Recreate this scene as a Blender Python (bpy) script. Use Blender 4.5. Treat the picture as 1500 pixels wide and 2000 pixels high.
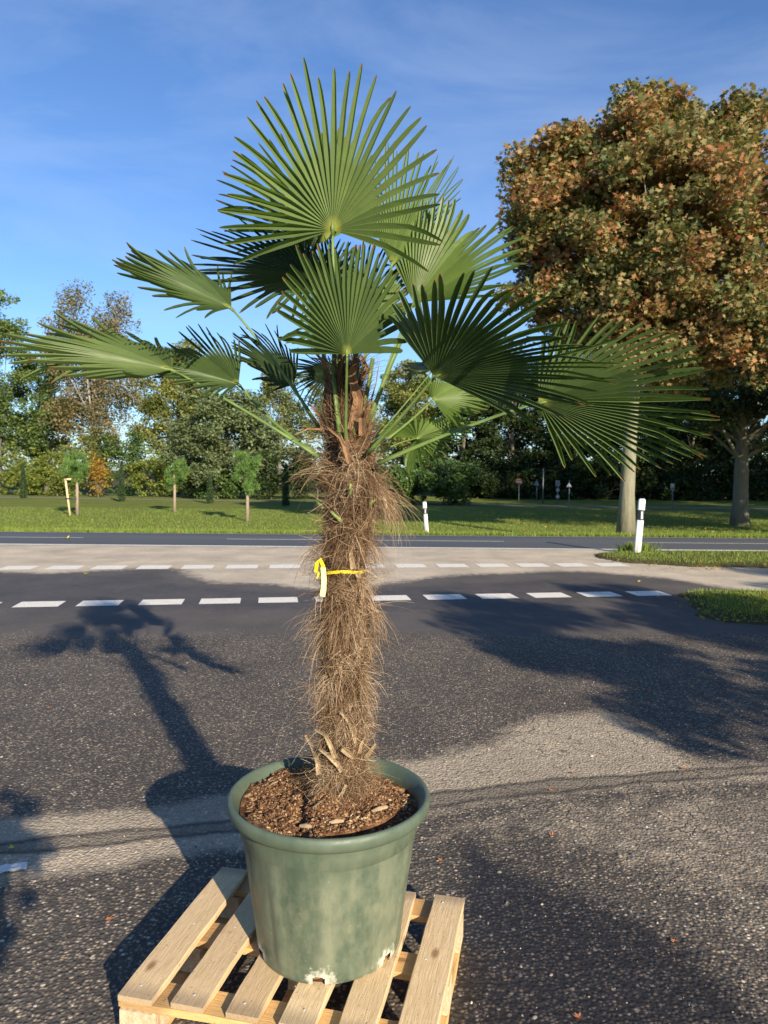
import bpy, math, random
import numpy as np
from mathutils import Vector, Matrix
random.seed(7)
rng = np.random.default_rng(11)
S = bpy.context.scene
COL = S.collection
for o in list(bpy.data.objects): bpy.data.objects.remove(o)

# ------------------------------------------------------------------ camera
FPX, CH, PITCH, ROLL = 1450.0, 1.5, math.atan((1000-920)/1450.0), math.radians(0.5)
cam = bpy.data.cameras.new("camera"); co = bpy.data.objects.new("camera", cam); COL.objects.link(co)
cam.sensor_fit = 'VERTICAL'; cam.sensor_height = 36.0; cam.sensor_width = 27.0
cam.lens = 36.0*FPX/2000.0
cam.clip_start = 0.05; cam.clip_end = 3000
cam.dof.use_dof = True; cam.dof.focus_distance = 2.15; cam.dof.aperture_fstop = 9.0
co.matrix_world = Matrix.Translation((0, 0, CH)) @ Matrix.Rotation(math.pi/2-PITCH, 4, 'X') @ Matrix.Rotation(ROLL, 4, 'Z')
S.camera = co
# ------------------------------------------------------------------ sky, sun, exposure
SUN_EL = math.radians(21.3); SUNH = Vector((0.447, -0.894, 0)).normalized()   # horizontal direction TO the sun
sun_to = Vector((SUNH.x*math.cos(SUN_EL), SUNH.y*math.cos(SUN_EL), math.sin(SUN_EL)))
W = bpy.data.worlds.new("World"); S.world = W; W.use_nodes = True
nt = W.node_tree; nt.nodes.clear()
wo = nt.nodes.new('ShaderNodeOutputWorld'); bg = nt.nodes.new('ShaderNodeBackground')
sky = nt.nodes.new('ShaderNodeTexSky'); sky.sky_type = 'NISHITA'; sky.sun_disc = False
sky.sun_elevation = SUN_EL; sky.sun_rotation = math.atan2(SUNH.x, SUNH.y)
sky.air_density = 1.0; sky.dust_density = 0.35; sky.ozone_density = 2.2; sky.altitude = 0
tc = nt.nodes.new('ShaderNodeTexCoord')
mp = nt.nodes.new('ShaderNodeMapping'); mp.inputs['Scale'].default_value = (1.2, 1.6, 4.2); mp.inputs['Rotation'].default_value = (0.2, 0.45, 0.3)
nz = nt.nodes.new('ShaderNodeTexNoise'); nz.inputs['Scale'].default_value = 1.7; nz.inputs['Detail'].default_value = 7; nz.inputs['Roughness'].default_value = 0.58; nz.inputs['Distortion'].default_value = 0.5
cr = nt.nodes.new('ShaderNodeMapRange'); cr.inputs[1].default_value = 0.47; cr.inputs[2].default_value = 0.80; cr.inputs[3].default_value = 0.0; cr.inputs[4].default_value = 0.24
mx = nt.nodes.new('ShaderNodeMix'); mx.data_type = 'RGBA'; mx.inputs[7].default_value = (5.6, 6.3, 7.4, 1)
nt.links.new(tc.outputs['Generated'], mp.inputs[0]); nt.links.new(mp.outputs[0], nz.inputs['Vector'])
nt.links.new(nz.outputs['Fac'], cr.inputs[0]); nt.links.new(cr.outputs[0], mx.inputs[0])
hs = nt.nodes.new('ShaderNodeMix'); hs.data_type = 'RGBA'; hs.blend_type = 'MULTIPLY'; hs.inputs[0].default_value = 1.0; hs.inputs[7].default_value = (.66, .86, 1.15, 1)
nt.links.new(sky.outputs[0], hs.inputs[6]); nt.links.new(hs.outputs[2], mx.inputs[6]); nt.links.new(mx.outputs[2], bg.inputs[0])
bg.inputs[1].default_value = 0.085
nt.links.new(bg.outputs[0], wo.inputs[0])
sl = bpy.data.lights.new("sun", 'SUN'); so = bpy.data.objects.new("sun", sl); COL.objects.link(so)
sl.energy = 5.0; sl.angle = math.radians(0.53); sl.color = (1.0, 0.875, 0.69)
so.rotation_euler = sun_to.to_track_quat('Z', 'Y').to_euler(); so.location = (4, -8, 8)
S.view_settings.view_transform = 'Standard'; S.view_settings.look = 'None'
S.view_settings.gamma = 1; S.view_settings.use_curve_mapping = False
S.view_settings.exposure = 0.9
S.cycles.max_bounces = 6; S.cycles.transparent_max_bounces = 4

# ------------------------------------------------------------------ measuring helpers
def ray(x, y):
    u = (x-750)/FPX; v = -(y-1000)/FPX
    u, v = u*math.cos(ROLL)-v*math.sin(ROLL), u*math.sin(ROLL)+v*math.cos(ROLL)
    return Vector((u, math.cos(PITCH)+v*math.sin(PITCH), -math.sin(PITCH)+v*math.cos(PITCH)))
def at(x, y, Y):
    r = ray(x, y); t = Y/r.y
    return Vector((r.x*t, Y, CH+r.z*t))
def G(x, y, z=0.0):
    r = ray(x, y); t = (z-CH)/r.z
    return Vector((r.x*t, r.y*t, z))
def gz(y):
    y = np.asarray(y, float)
    t = np.clip((y-16.6)/8.0, 0, 1); t = t*t*(3-2*t)
    return -0.5*t

# ------------------------------------------------------------------ object helpers
def tag(o, label=None, cat=None, group=None, kind=None):
    if label: o['label'] = label
    if cat: o['category'] = cat
    if group: o['group'] = group
    if kind: o['kind'] = kind
    return o
def thing(name, label, cat, loc=(0, 0, 0), group=None):
    o = bpy.data.objects.new(name, None); o.empty_display_size = 0.2
    COL.objects.link(o); o.location = loc
    return tag(o, label, cat, group)
def base_of(p):
    b = Vector((0, 0, 0))
    while p is not None:
        b = b+p.location; p = p.parent
    return b
def mk(name, V, F, mat, parent=None, attrs=None, smooth=False, kind=None, fattrs=None, local=False):
    """V (n,3) world coordinates, F (m,k) array or list of lists -> one mesh object"""
    V = np.asarray(V, float).reshape(-1, 3).copy()
    if parent is not None and not local: V -= np.array(base_of(parent))
    me = bpy.data.meshes.new(name)
    if isinstance(F, np.ndarray):
        m, k = F.shape
        me.vertices.add(len(V)); me.vertices.foreach_set('co', V.astype(np.float32).ravel())
        me.loops.add(m*k); me.loops.foreach_set('vertex_index', F.astype(np.int32).ravel())
        me.polygons.add(m); me.polygons.foreach_set('loop_start', np.arange(0, m*k, k, dtype=np.int32))
        me.polygons.foreach_set('loop_total', np.full(m, k, dtype=np.int32))
        me.update(calc_edges=True)
    else:
        me.from_pydata([tuple(v) for v in V], [], [tuple(f) for f in F]); me.update()
    if smooth: me.polygons.foreach_set('use_smooth', [True]*len(me.polygons))
    for k_, a in (attrs or {}).items():
        at_ = me.attributes.new(k_, 'FLOAT', 'POINT'); at_.data.foreach_set('value', np.asarray(a, np.float32).ravel())
    for k_, a in (fattrs or {}).items():
        at_ = me.attributes.new(k_, 'FLOAT', 'FACE'); at_.data.foreach_set('value', np.asarray(a, np.float32).ravel())
    if mat: me.materials.append(mat)
    o = bpy.data.objects.new(name, me); COL.objects.link(o)
    if parent is not None: o.parent = parent
    if kind: o['kind'] = kind
    return o
def copy_tree(o, parent=None):
    c = o.copy(); COL.objects.link(c); c.parent = parent
    for ch in list(o.children): copy_tree(ch, c)
    return c
class MB:
    def __init__(s): s.v = []; s.f = []
    def add(s, V, F):
        b = len(s.v); s.v += [tuple(v) for v in V]; s.f += [tuple(i+b for i in f) for f in F]
    def box(s, x0, x1, y0, y1, z0, z1, M=None, ch=0.0):
        c = ch
        V = []
        for z, k in ((z0, c), (z0+c, 0), (z1-c, 0), (z1, c)) if c else ((z0, 0), (z1, 0)):
            V += [(x0+k, y0+k, z), (x1-k, y0+k, z), (x1-k, y1-k, z), (x0+k, y1-k, z)]
        n = len(V)//4
        F = [(3, 2, 1, 0), (4*n-4, 4*n-3, 4*n-2, 4*n-1)]
        for i in range(n-1):
            for j in range(4):
                F.append((4*i+j, 4*i+(j+1) % 4, 4*i+4+(j+1) % 4, 4*i+4+j))
        if M is not None: V = [M @ Vector(v) for v in V]
        s.add(V, F)
    def tube(s, P, R, n=8, cap=True, flat=1.0):
        P = [Vector(p) for p in P]; V = []; F = []
        t0 = (P[1]-P[0]).normalized(); a = t0.orthogonal().normalized()
        for i, p in enumerate(P):
            t = (P[min(i+1, len(P)-1)]-P[max(i-1, 0)]).normalized()
            a = (a-t*a.dot(t)).normalized(); b = t.cross(a)
            r = R[i] if hasattr(R, '__len__') else R
            for k in range(n):
                q = 2*math.pi*k/n
                V.append(p+a*math.cos(q)*r+b*math.sin(q)*r*flat)
        for i in range(len(P)-1):
            for k in range(n):
                F.append((i*n+k, i*n+(k+1) % n, (i+1)*n+(k+1) % n, (i+1)*n+k))
        if cap:
            F.append(tuple(range(n-1, -1, -1))); F.append(tuple(range((len(P)-1)*n, len(P)*n)))
        s.add(V, F)
    def lathe(s, prof, c, n=32):
        V = []; F = []
        for r, z in prof:
            for k in range(n):
                q = 2*math.pi*k/n; V.append((c[0]+r*math.cos(q), c[1]+r*math.sin(q), c[2]+z))
        for i in range(len(prof)-1):
            for k in range(n):
                F.append((i*n+k, i*n+(k+1) % n, (i+1)*n+(k+1) % n, (i+1)*n+k))
        s.add(V, F)
    def build(s, name, mat, parent=None, smooth=False, kind=None, local=False):
        return mk(name, s.v, s.f, mat, parent, smooth=smooth, kind=kind, local=local)

# ------------------------------------------------------------------ materials
class NT:
    def __init__(s, name):
        s.m = bpy.data.materials.new(name); s.m.use_nodes = True; s.t = s.m.node_tree; s.t.nodes.clear()
        s.out = s.n('ShaderNodeOutputMaterial'); s.p = s.n('ShaderNodeBsdfPrincipled')
        s.l(s.p.outputs[0], s.out.inputs[0]); s.tc = s.n('ShaderNodeTexCoord').outputs['Object']
    def n(s, t): return s.t.nodes.new(t)
    def l(s, a, b): s.t.links.new(a, b)
    def val(s, sock, v):
        if hasattr(v, 'is_linked') or isinstance(v, bpy.types.NodeSocket): s.l(v, sock)
        else: sock.default_value = v
    def noise(s, sc, det=4, rough=.55, vec=None, stretch=None, dist=0):
        q = s.n('ShaderNodeTexNoise'); q.inputs['Scale'].default_value = sc; q.inputs['Detail'].default_value = det
        q.inputs['Roughness'].default_value = rough; q.inputs['Distortion'].default_value = dist
        v = vec or s.tc
        if stretch:
            m = s.n('ShaderNodeMapping'); m.inputs['Scale'].default_value = stretch; s.l(v, m.inputs[0]); v = m.outputs[0]
        s.l(v, q.inputs['Vector']); return q.outputs['Fac']
    def vor(s, sc, feat='F1', out='Distance', vec=None, stretch=None):
        q = s.n('ShaderNodeTexVoronoi'); q.feature = feat; q.inputs['Scale'].default_value = sc
        v = vec or s.tc
        if stretch:
            m = s.n('ShaderNodeMapping'); m.inputs['Scale'].default_value = stretch; s.l(v, m.inputs[0]); v = m.outputs[0]
        s.l(v, q.inputs['Vector']); return q.outputs[out]
    def attr(s, name):
        q = s.n('ShaderNodeAttribute'); q.attribute_name = name; return q.outputs['Fac']
    def ramp(s, f, stops, interp='LINEAR'):
        q = s.n('ShaderNodeValToRGB'); e = q.color_ramp.elements; q.color_ramp.interpolation = interp
        while len(e) < len(stops): e.new(0.5)
        for i, (p, c) in enumerate(stops):
            e[i].position = p; e[i].color = (c[0], c[1], c[2], 1) if hasattr(c, '__len__') else (c, c, c, 1)
        s.l(f, q.inputs[0]); return q.outputs[0]
    def mr(s, f, a, b, c=0., d=1.):
        q = s.n('ShaderNodeMapRange'); s.val(q.inputs[0], f)
        for i, v in enumerate((a, b, c, d)): q.inputs[i+1].default_value = v
        return q.outputs[0]
    def math(s, op, a, b=0.0):
        q = s.n('ShaderNodeMath'); q.operation = op; s.val(q.inputs[0], a); s.val(q.inputs[1], b); return q.outputs[0]
    def mix(s, f, a, b, mode='MIX'):
        q = s.n('ShaderNodeMix'); q.data_type = 'RGBA'; q.blend_type = mode
        s.val(q.inputs[0], f)
        for sk, v in ((q.inputs[6], a), (q.inputs[7], b)):
            if hasattr(v, '__len__') and not isinstance(v, bpy.types.NodeSocket): sk.default_value = (v[0], v[1], v[2], 1)
            else: s.val(sk, v)
        return q.outputs[2]
    def bump(s, h, st=.5, d=.01):
        q = s.n('ShaderNodeBump'); q.inputs['Strength'].default_value = st; q.inputs['Distance'].default_value = d
        s.l(h, q.inputs['Height']); s.l(q.outputs[0], s.p.inputs['Normal'])
    def col(s, c, rough=.7, spec=.5):
        if isinstance(c, bpy.types.NodeSocket): s.l(c, s.p.inputs['Base Color'])
        else: s.p.inputs['Base Color'].default_value = (*c, 1)
        s.val(s.p.inputs['Roughness'], rough); s.p.inputs['Specular IOR Level'].default_value = spec
        return s.m
    def translucent(s, c, f):
        tr = s.n('ShaderNodeBsdfTranslucent'); mxs = s.n('ShaderNodeMixShader'); mxs.inputs[0].default_value = f
        if isinstance(c, bpy.types.NodeSocket): s.l(c, tr.inputs[0])
        else: tr.inputs[0].default_value = (*c, 1)
        s.l(s.p.outputs[0], mxs.inputs[1]); s.l(tr.outputs[0], mxs.inputs[2]); s.l(mxs.outputs[0], s.out.inputs[0])
def simple(name, c, rough=.6, var=.25, sc=20, bump=0.0, spec=.4):
    t = NT(name); f = t.noise(sc, 5)
    c2 = tuple(v*(1-var) for v in c); c3 = tuple(min(1, v*(1+var)) for v in c)
    cc = t.ramp(f, [(.3, c2), (.7, c3)])
    if bump: t.bump(f, bump, .01)
    return t.col(cc, rough, spec)

def asphalt_lot():
    t = NT('forecourt_asphalt')
    coarse = t.attr('coarse'); light = t.attr('light'); dark_zone = t.attr('dark_zone'); seam = t.attr('seam'); crack = t.attr('crack')
    n1 = t.noise(1.3, 6, .6); n2 = t.noise(9, 6, .65); n3 = t.noise(60, 3, .6)
    # stones of two sizes set in the binder
    vc = t.n('ShaderNodeTexVoronoi'); vc.inputs['Scale'].default_value = 78; t.l(t.tc, vc.inputs['Vector'])
    vb = t.n('ShaderNodeTexVoronoi'); vb.inputs['Scale'].default_value = 50; t.l(t.tc, vb.inputs['Vector'])
    sx = t.n('ShaderNodeSeparateColor'); t.l(vc.outputs['Color'], sx.inputs[0])
    sb = t.n('ShaderNodeSeparateColor'); t.l(vb.outputs['Color'], sb.inputs[0])
    stone = t.ramp(sx.outputs[0], [(0, (.040, .036, .032)), (.35, (.082, .073, .064)), (.62, (.145, .125, .105)), (.82, (.21, .175, .135)), (.94, (.30, .225, .15)), (.98, (.38, .33, .27)), (1, (.50, .47, .42))])
    big = t.ramp(sb.outputs[1], [(0, (.05, .05, .055)), (.5, (.12, .115, .115)), (.8, (.24, .20, .16)), (1, (.44, .39, .33))])
    binder = (.054, .048, .043)
    ms = t.mr(vc.outputs['Distance'], .30, .62, 1, 0)
    c = t.mix(ms, binder, stone)
    bigsel = t.math('MULTIPLY', t.mr(sb.outputs[0], .83, .87), t.mr(vb.outputs['Distance'], .28, .44, 1, 0))
    c = t.mix(bigsel, c, big)
    # smooth machine-laid part
    sm = t.ramp(t.noise(170, 2, .7), [(.35, (.058, .054, .054)), (.62, (.085, .078, .075)), (.78, (.15, .135, .12))])
    sm = t.mix(t.mr(n2, .3, .7, 0, .5), sm, (.075, .067, .063))
    c = t.mix(coarse, sm, c)
    # pale worn / dusty binder
    lf = t.math('ADD', light, t.math('MULTIPLY', t.math('SUBTRACT', n2, .5), .9))
    lf = t.math('ADD', lf, t.math('MULTIPLY', t.math('SUBTRACT', n1, .5), .5))
    lf = t.mr(lf, .28, .72)
    dust = t.mix(t.mr(n3, .3, .7), (.25, .218, .170), (.41, .36, .285))
    dust = t.mix(t.math('MULTIPLY', t.mr(coarse, .0, .6, 1, 0), .75), dust, (.54, .48, .385))
    dust = t.mix(.25, dust, t.mix(1.0, c, (3.0, 2.7, 2.4), 'MULTIPLY'))
    c = t.mix(t.math('MULTIPLY', lf, .9), c, dust)
    # filled seam
    c = t.mix(t.math('MULTIPLY', seam, .95), c, t.mix(t.mr(n2, .35, .65), (.030, .027, .024), (.060, .053, .046)))
    # cracks
    wv = t.n('ShaderNodeVectorMath'); wv.operation = 'ADD'
    nn = t.n('ShaderNodeTexNoise'); nn.inputs['Scale'].default_value = 7; nn.inputs['Detail'].default_value = 5; t.l(t.tc, nn.inputs['Vector'])
    sc_ = t.n('ShaderNodeVectorMath'); sc_.operation = 'SCALE'; sc_.inputs['Scale'].default_value = .22; t.l(nn.outputs['Color'], sc_.inputs[0])
    t.l(t.tc, wv.inputs[0]); t.l(sc_.outputs[0], wv.inputs[1])
    ce = t.vor(8.5, 'DISTANCE_TO_EDGE', 'Distance', vec=wv.outputs[0])
    cf = t.math('MULTIPLY', t.mr(ce, .008, .05, 1, 0), crack)
    cf = t.math('MULTIPLY', cf, t.mr(t.math('ADD', t.math('MULTIPLY', n2, .5), t.math('MULTIPLY', n1, .5)), .47, .56))
    c = t.mix(t.math('MULTIPLY', cf, .75), c, (.03, .027, .023))
    # wear tone: slow mottling and faint wheel polish along the entrance
    wear = t.mix(t.mr(n1, .32, .68), (.80, .79, .78), (1.22, 1.20, 1.16)); c = t.mix(1.0, c, wear, 'MULTIPLY')
    blot = t.mr(t.noise(2.6, 5, .7, dist=1.2), .56, .70, 0, .45); c = t.mix(blot, c, t.mix(1.0, c, (.62, .60, .58), 'MULTIPLY'))
    fine = t.mr(t.noise(26, 4, .7), .25, .75, .82, 1.2); fcol = t.n('ShaderNodeCombineColor')
    for i_ in range(3): t.l(fine, fcol.inputs[i_])
    c = t.mix(1.0, c, fcol.outputs[0], 'MULTIPLY'); c = t.mix(1.0, c, (1.18, 1.14, 1.06), 'MULTIPLY')
    # darker, less rough areas
    dn = t.mr(t.math('ADD', dark_zone, t.math('MULTIPLY', t.math('SUBTRACT', n2, .5), .7)), .3, .75)
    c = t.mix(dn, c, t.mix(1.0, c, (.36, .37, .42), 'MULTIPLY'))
    h = t.math('ADD', t.math('MULTIPLY', vc.outputs['Distance'], -1.0), t.math('MULTIPLY', n3, .6))
    h = t.math('MULTIPLY', h, t.math('ADD', t.math('MULTIPLY', coarse, .9), .12))
    h = t.math('SUBTRACT', h, t.math('MULTIPLY', cf, 1.2))
    t.bump(h, .75, .006)
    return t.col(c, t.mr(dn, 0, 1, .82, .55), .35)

def grass_mat(name, a, b, cc, vs=1.0):
    t = NT(name); n1 = t.noise(.55*vs, 5, .6); n2 = t.noise(7*vs, 5, .7); n3 = t.noise(45*vs, 3, .7)
    c = t.ramp(n1, [(.3, a), (.7, b)]); c = t.mix(t.mr(n2, .4, .75, 0, .7), c, cc)
    c = t.mix(t.mr(n3, .3, .7, 0, .55), c, tuple(v*.5 for v in a))
    t.bump(t.math('ADD', n2, n3), .8, .05)
    return t.col(c, .9, .1)
def leaf_mat(name, stops, trans=.3, rough=.5, spec=.35, tcol=None):
    t = NT(name); r = t.attr('rnd')
    c = t.ramp(r, stops)
    t.p.inputs['Roughness'].default_value = rough
    tc_ = t.mix(1.0, c, (1.5, 1.45, .8), 'MULTIPLY')
    t.translucent(tc_, trans)
    return t.col(c, rough, spec)
def bark(name, a, b, sc=6):
    t = NT(name); n1 = t.noise(sc, 6, .7, stretch=(3, 3, .5)); n2 = t.noise(3, 3)
    c = t.ramp(n1, [(.3, a), (.7, b)]); c = t.mix(t.mr(n2, .5, .75, 0, .5), c, (.16, .17, .10))
    t.bump(n1, .8, .03); return t.col(c, .9, .2)

M = {}
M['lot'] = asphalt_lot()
def road_m():
    t = NT('road_asphalt'); n1 = t.noise(.6, 4, .5, stretch=(.15, 1.6, 1)); n2 = t.noise(40, 4, .7)
    c = t.ramp(n1, [(.3, (.060, .066, .074)), (.7, (.092, .098, .104))]); c = t.mix(t.mr(n2, .3, .8, 0, .5), c, (.12, .125, .13))
    t.bump(n2, .3, .005); return t.col(c, .8, .3)
M['road'] = road_m()
M['grass'] = grass_mat('lawn_grass', (.14, .185, .035), (.22, .265, .055), (.26, .24, .08))
M['verge'] = grass_mat('verge_grass', (.085, .085, .035), (.12, .12, .05), (.16, .115, .065), 2)
M['earth'] = grass_mat('ground_earth', (.06, .075, .02), (.09, .10, .03), (.10, .08, .05))
M['paint'] = None
def paint_m():
    t = NT('road_paint'); n = t.noise(55, 5, .7); n2 = t.noise(4, 4, .6)
    c = t.mix(t.mr(n, .52, .70), (.74, .70, .61), (.32, .30, .26)); c = t.mix(t.mr(n2, .5, .8, 0, .45), c, (.45, .42, .37))
    t.bump(n, .3, .003); return t.col(c, .7, .3)
M['paint'] = paint_m()
M['dull_paint'] = simple('worn_line_paint', (.42, .41, .38), .7, .25, 30)
def wood_m(name, tint=(1, 1, 1)):
    t = NT(name)
    oi = t.n('ShaderNodeObjectInfo'); rnd = oi.outputs['Random']
    ad = t.n('ShaderNodeVectorMath'); ad.operation = 'ADD'; cmb = t.n('ShaderNodeCombineXYZ')
    t.l(t.math('MULTIPLY', rnd, 37.0), cmb.inputs[0]); t.l(t.math('MULTIPLY', rnd, 11.0), cmb.inputs[2]); t.l(t.tc, ad.inputs[0]); t.l(cmb.outputs[0], ad.inputs[1])
    v = ad.outputs[0]
    g = t.noise(9, 6, .6, vec=v, stretch=(9, .75, 9), dist=.7); g2 = t.noise(50, 4, .6, vec=v, stretch=(6, .35, 6)); big = t.noise(5, 4, .6, vec=v)
    kn = t.n('ShaderNodeTexVoronoi'); kn.inputs['Scale'].default_value = 1.0; mk_ = t.n('ShaderNodeMapping'); mk_.inputs['Scale'].default_value = (9, 4.2, 3)
    t.l(v, mk_.inputs[0]); t.l(mk_.outputs[0], kn.inputs['Vector'])
    c = t.ramp(g, [(.25, (.60, .45, .26)), (.5, (.74, .58, .37)), (.75, (.66, .47, .27))])
    c = t.mix(t.mr(g2, .35, .75, 0, .55), c, (.45, .30, .15))
    c = t.mix(t.mr(big, .55, .75, 0, .6), c, (.40, .29, .18))
    c = t.mix(t.mr(kn.outputs['Distance'], .05, .13, .85, 0), c, (.26, .14, .065))
    sp = t.n('ShaderNodeSeparateXYZ'); t.l(t.tc, sp.inputs[0])
    e = t.mr(t.math('ADD', t.math('ABSOLUTE', sp.outputs[1]), t.math('MULTIPLY', g, .05)), .285, .325)
    c = t.mix(t.math('MULTIPLY', e, .55), c, (.24, .19, .14))
    sk = t.mr(t.noise(130, 2, .5, vec=v), .66, .72)
    c = t.mix(t.math('MULTIPLY', sk, .6), c, (.16, .10, .06))
    tv = t.mix(rnd, (1.0, .98, .92), (.86, .80, .72)); c = t.mix(1.0, c, tv, 'MULTIPLY')
    c = t.mix(1.0, c, tint, 'MULTIPLY')
    t.bump(t.math('ADD', g2, t.math('MULTIPLY', g, .7)), .45, .004)
    return t.col(c, .75, .25)
M['wood'] = wood_m('pallet_wood'); M['wood2'] = wood_m('pallet_wood_orange', (1.0, .86, .62))
def chip_m():
    t = NT('pressed_chip_block'); n = t.noise(70, 4, .7); c = t.ramp(n, [(.3, (.42, .29, .17)), (.7, (.66, .50, .33))]); t.bump(n, .6, .006); return t.col(c, .85, .2)
M['chip'] = chip_m()
def pot_m():
    t = NT('pot_plastic'); n1 = t.noise(5, 6, .6, stretch=(1.6, 1.6, .28)); n2 = t.noise(22, 6, .7, stretch=(1, 1, .6)); n3 = t.noise(75, 3, .6); cr_ = t.attr('crust')
    c = t.ramp(n1, [(.3, (.058, .084, .056)), (.7, (.090, .120, .082))])
    d = t.mr(t.math('ADD', t.math('MULTIPLY', n2, .6), t.math('MULTIPLY', n1, .5)), .46, .66, 0, .62)
    sp = t.n('ShaderNodeSeparateXYZ'); t.l(t.tc, sp.inputs[0])
    low = t.mr(sp.outputs[2], .42, .25, .12, 1)
    c = t.mix(t.math('MULTIPLY', d, low), c, (.20, .205, .13))
    c = t.mix(t.math('MULTIPLY', t.mr(n3, .68, .76, 0, .5), low), c, (.36, .34, .20))
    k = t.mr(t.math('ADD', cr_, t.math('ADD', t.math('MULTIPLY', t.math('SUBTRACT', n3, .5), .9), t.math('MULTIPLY', t.math('SUBTRACT', n2, .5), 1.1))), .50, .85)
    c = t.mix(t.math('MULTIPLY', k, .85), c, (.50, .49, .40))
    t.bump(t.math('ADD', t.math('MULTIPLY', n1, .7), t.math('MULTIPLY', n3, .25)), .25, .006)
    return t.col(c, t.math('ADD', t.mr(d, 0, .5, .36, .62), t.math('MULTIPLY', k, .3)), .5)
M['pot'] = pot_m()
def soil_m():
    t = NT('potting_soil'); v = t.vor(60, out='Color'); s_ = t.n('ShaderNodeSeparateColor'); t.l(v, s_.inputs[0]); n = t.noise(30, 6, .7)
    c = t.ramp(s_.outputs[0], [(0, (.06, .03, .016)), (.5, (.15, .078, .038)), (.85, (.26, .14, .065)), (1, (.40, .26, .13))])
    c = t.mix(t.mr(n, .4, .6, 0, .7), c, (.09, .045, .022)); t.bump(n, 1, .012); return t.col(c, .95, .1)
M['soil'] = soil_m()
M['bits'] = leaf_mat('bark_bits', [(0, (.05, .025, .014)), (.4, (.14, .075, .038)), (.75, (.24, .135, .07)), (.94, (.33, .21, .11)), (1, (.50, .38, .22))], .0, .9, .15)
M['fibre'] = leaf_mat('palm_fibre', [(0, (.060, .034, .018)), (.3, (.15, .088, .046)), (.6, (.27, .175, .10)), (.85, (.40, .29, .18)), (1, (.52, .41, .28))], .12, .8, .15)
def core_m():
    t = NT('fibre_mat'); n = t.noise(18, 6, .7, stretch=(1, 1, .6), dist=1.0); n2 = t.noise(120, 4, .7, stretch=(1, 1, .25))
    c = t.ramp(n, [(.3, (.035, .02, .012)), (.55, (.11, .062, .034)), (.75, (.20, .125, .07))]); c = t.mix(t.mr(n2, .5, .7, 0, .5), c, (.26, .18, .11))
    t.bump(t.math('ADD', n, n2), 1, .02); return t.col(c, .95, .1)
M['core'] = core_m()
def frond_m(name, a, b, tr=.24):
    t = NT(name); tt = t.attr('along'); sg = t.attr('rnd'); n = t.noise(14, 4, .6)
    c = t.mix(sg, a, b); c = t.mix(t.mr(n, .35, .7, 0, .45), c, tuple(v*.7 for v in a))
    c = t.mix(t.mr(t.math('ADD', tt, t.math('MULTIPLY', t.math('SUBTRACT', sg, .5), .05)), .965, .985), c, (.20, .12, .055))
    c = t.mix(t.mr(tt, .09, .015), c, (.36, .36, .07))
    nv = t.noise(160, 2, .5, stretch=(1, 1, 1)); t.bump(nv, .06, .002)
    t.translucent(t.mix(1.0, c, (2.1, 2.3, .75), 'MULTIPLY'), tr)
    return t.col(c, t.mr(n, .3, .7, .42, .56), .35)
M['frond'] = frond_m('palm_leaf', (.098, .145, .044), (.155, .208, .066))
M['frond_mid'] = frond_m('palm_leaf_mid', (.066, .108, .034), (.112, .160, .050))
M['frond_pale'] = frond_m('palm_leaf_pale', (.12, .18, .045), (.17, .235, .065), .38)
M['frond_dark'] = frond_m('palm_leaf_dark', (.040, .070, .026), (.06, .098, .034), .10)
def pet_m():
    t = NT('petiole_green'); n = t.noise(25, 4); c = t.ramp(n, [(.3, (.075, .125, .030)), (.7, (.14, .20, .05))]); return t.col(c, .5, .35)
M['petiole'] = pet_m()
M['stub'] = simple('dry_leaf_base', (.32, .235, .14), .85, .4, 30, .4, .15)
M['sheath'] = simple('dead_sheath', (.20, .115, .06), .8, .5, 25, .4, .2)
M['stubgreen'] = simple('cut_stalk', (.20, .26, .07), .6, .3, 30)
M['yellow'] = simple('yellow_band', (.80, .62, .02), .45, .12, 30)
M['paleyellow'] = simple('pale_tag', (.74, .78, .34), .5, .12, 20)
def post_m():
    t = NT('post_white'); n = t.noise(30, 5, .7, stretch=(1, 1, .4)); sp = t.n('ShaderNodeSeparateXYZ'); t.l(t.tc, sp.inputs[0])
    f = t.math('ADD', t.mr(sp.outputs[2], 0, .35, .55, 0), t.mr(n, .5, .75, 0, .35))
    return t.col(t.mix(f, (.74, .75, .75), (.34, .33, .27)), .5, .4)
M['white'] = post_m()
M['black'] = simple('post_black', (.03, .03, .033), .5, .1, 8)
M['reflector'] = simple('reflector_silver', (.5, .5, .5), .3, .1, 90)
M['stake'] = simple('stake_wood', (.62, .47, .28), .8, .2, 15)
M['stem'] = bark('sapling_bark', (.26, .20, .15), (.42, .33, .25), 20)
M['bark'] = bark('grey_bark', (.11, .10, .08), (.22, .20, .15))
M['mbark'] = bark('maple_bark', (.15, .145, .10), (.28, .26, .18), 5)
M['bbark'] = bark('birch_bark', (.22, .20, .17), (.46, .43, .38))
M['steel'] = simple('galvanised_pole', (.14, .16, .17), .5, .1, 10)
M['red'] = simple('sign_red_shaded', (.15, .04, .035), .5, .1, 10)  # sign colours muted: the shade of the wood edge is put into them
M['signgrey'] = simple('sign_back_grey_shaded', (.15, .18, .21), .5, .1, 10)
M['signwhite'] = simple('sign_white_shaded', (.26, .28, .30), .5, .1, 10)
M['signblue'] = simple('sign_blue_shaded', (.10, .18, .30), .5, .1, 10)
M['deadleaf'] = simple('fallen_leaf_brown', (.30, .12, .055), .8, .35, 60)
M['yleaf'] = simple('fallen_leaf_yellow', (.50, .48, .05), .7, .3, 60)
M['paper'] = simple('crumpled_paper', (.62, .62, .60), .7, .12, 30, .3)

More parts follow.
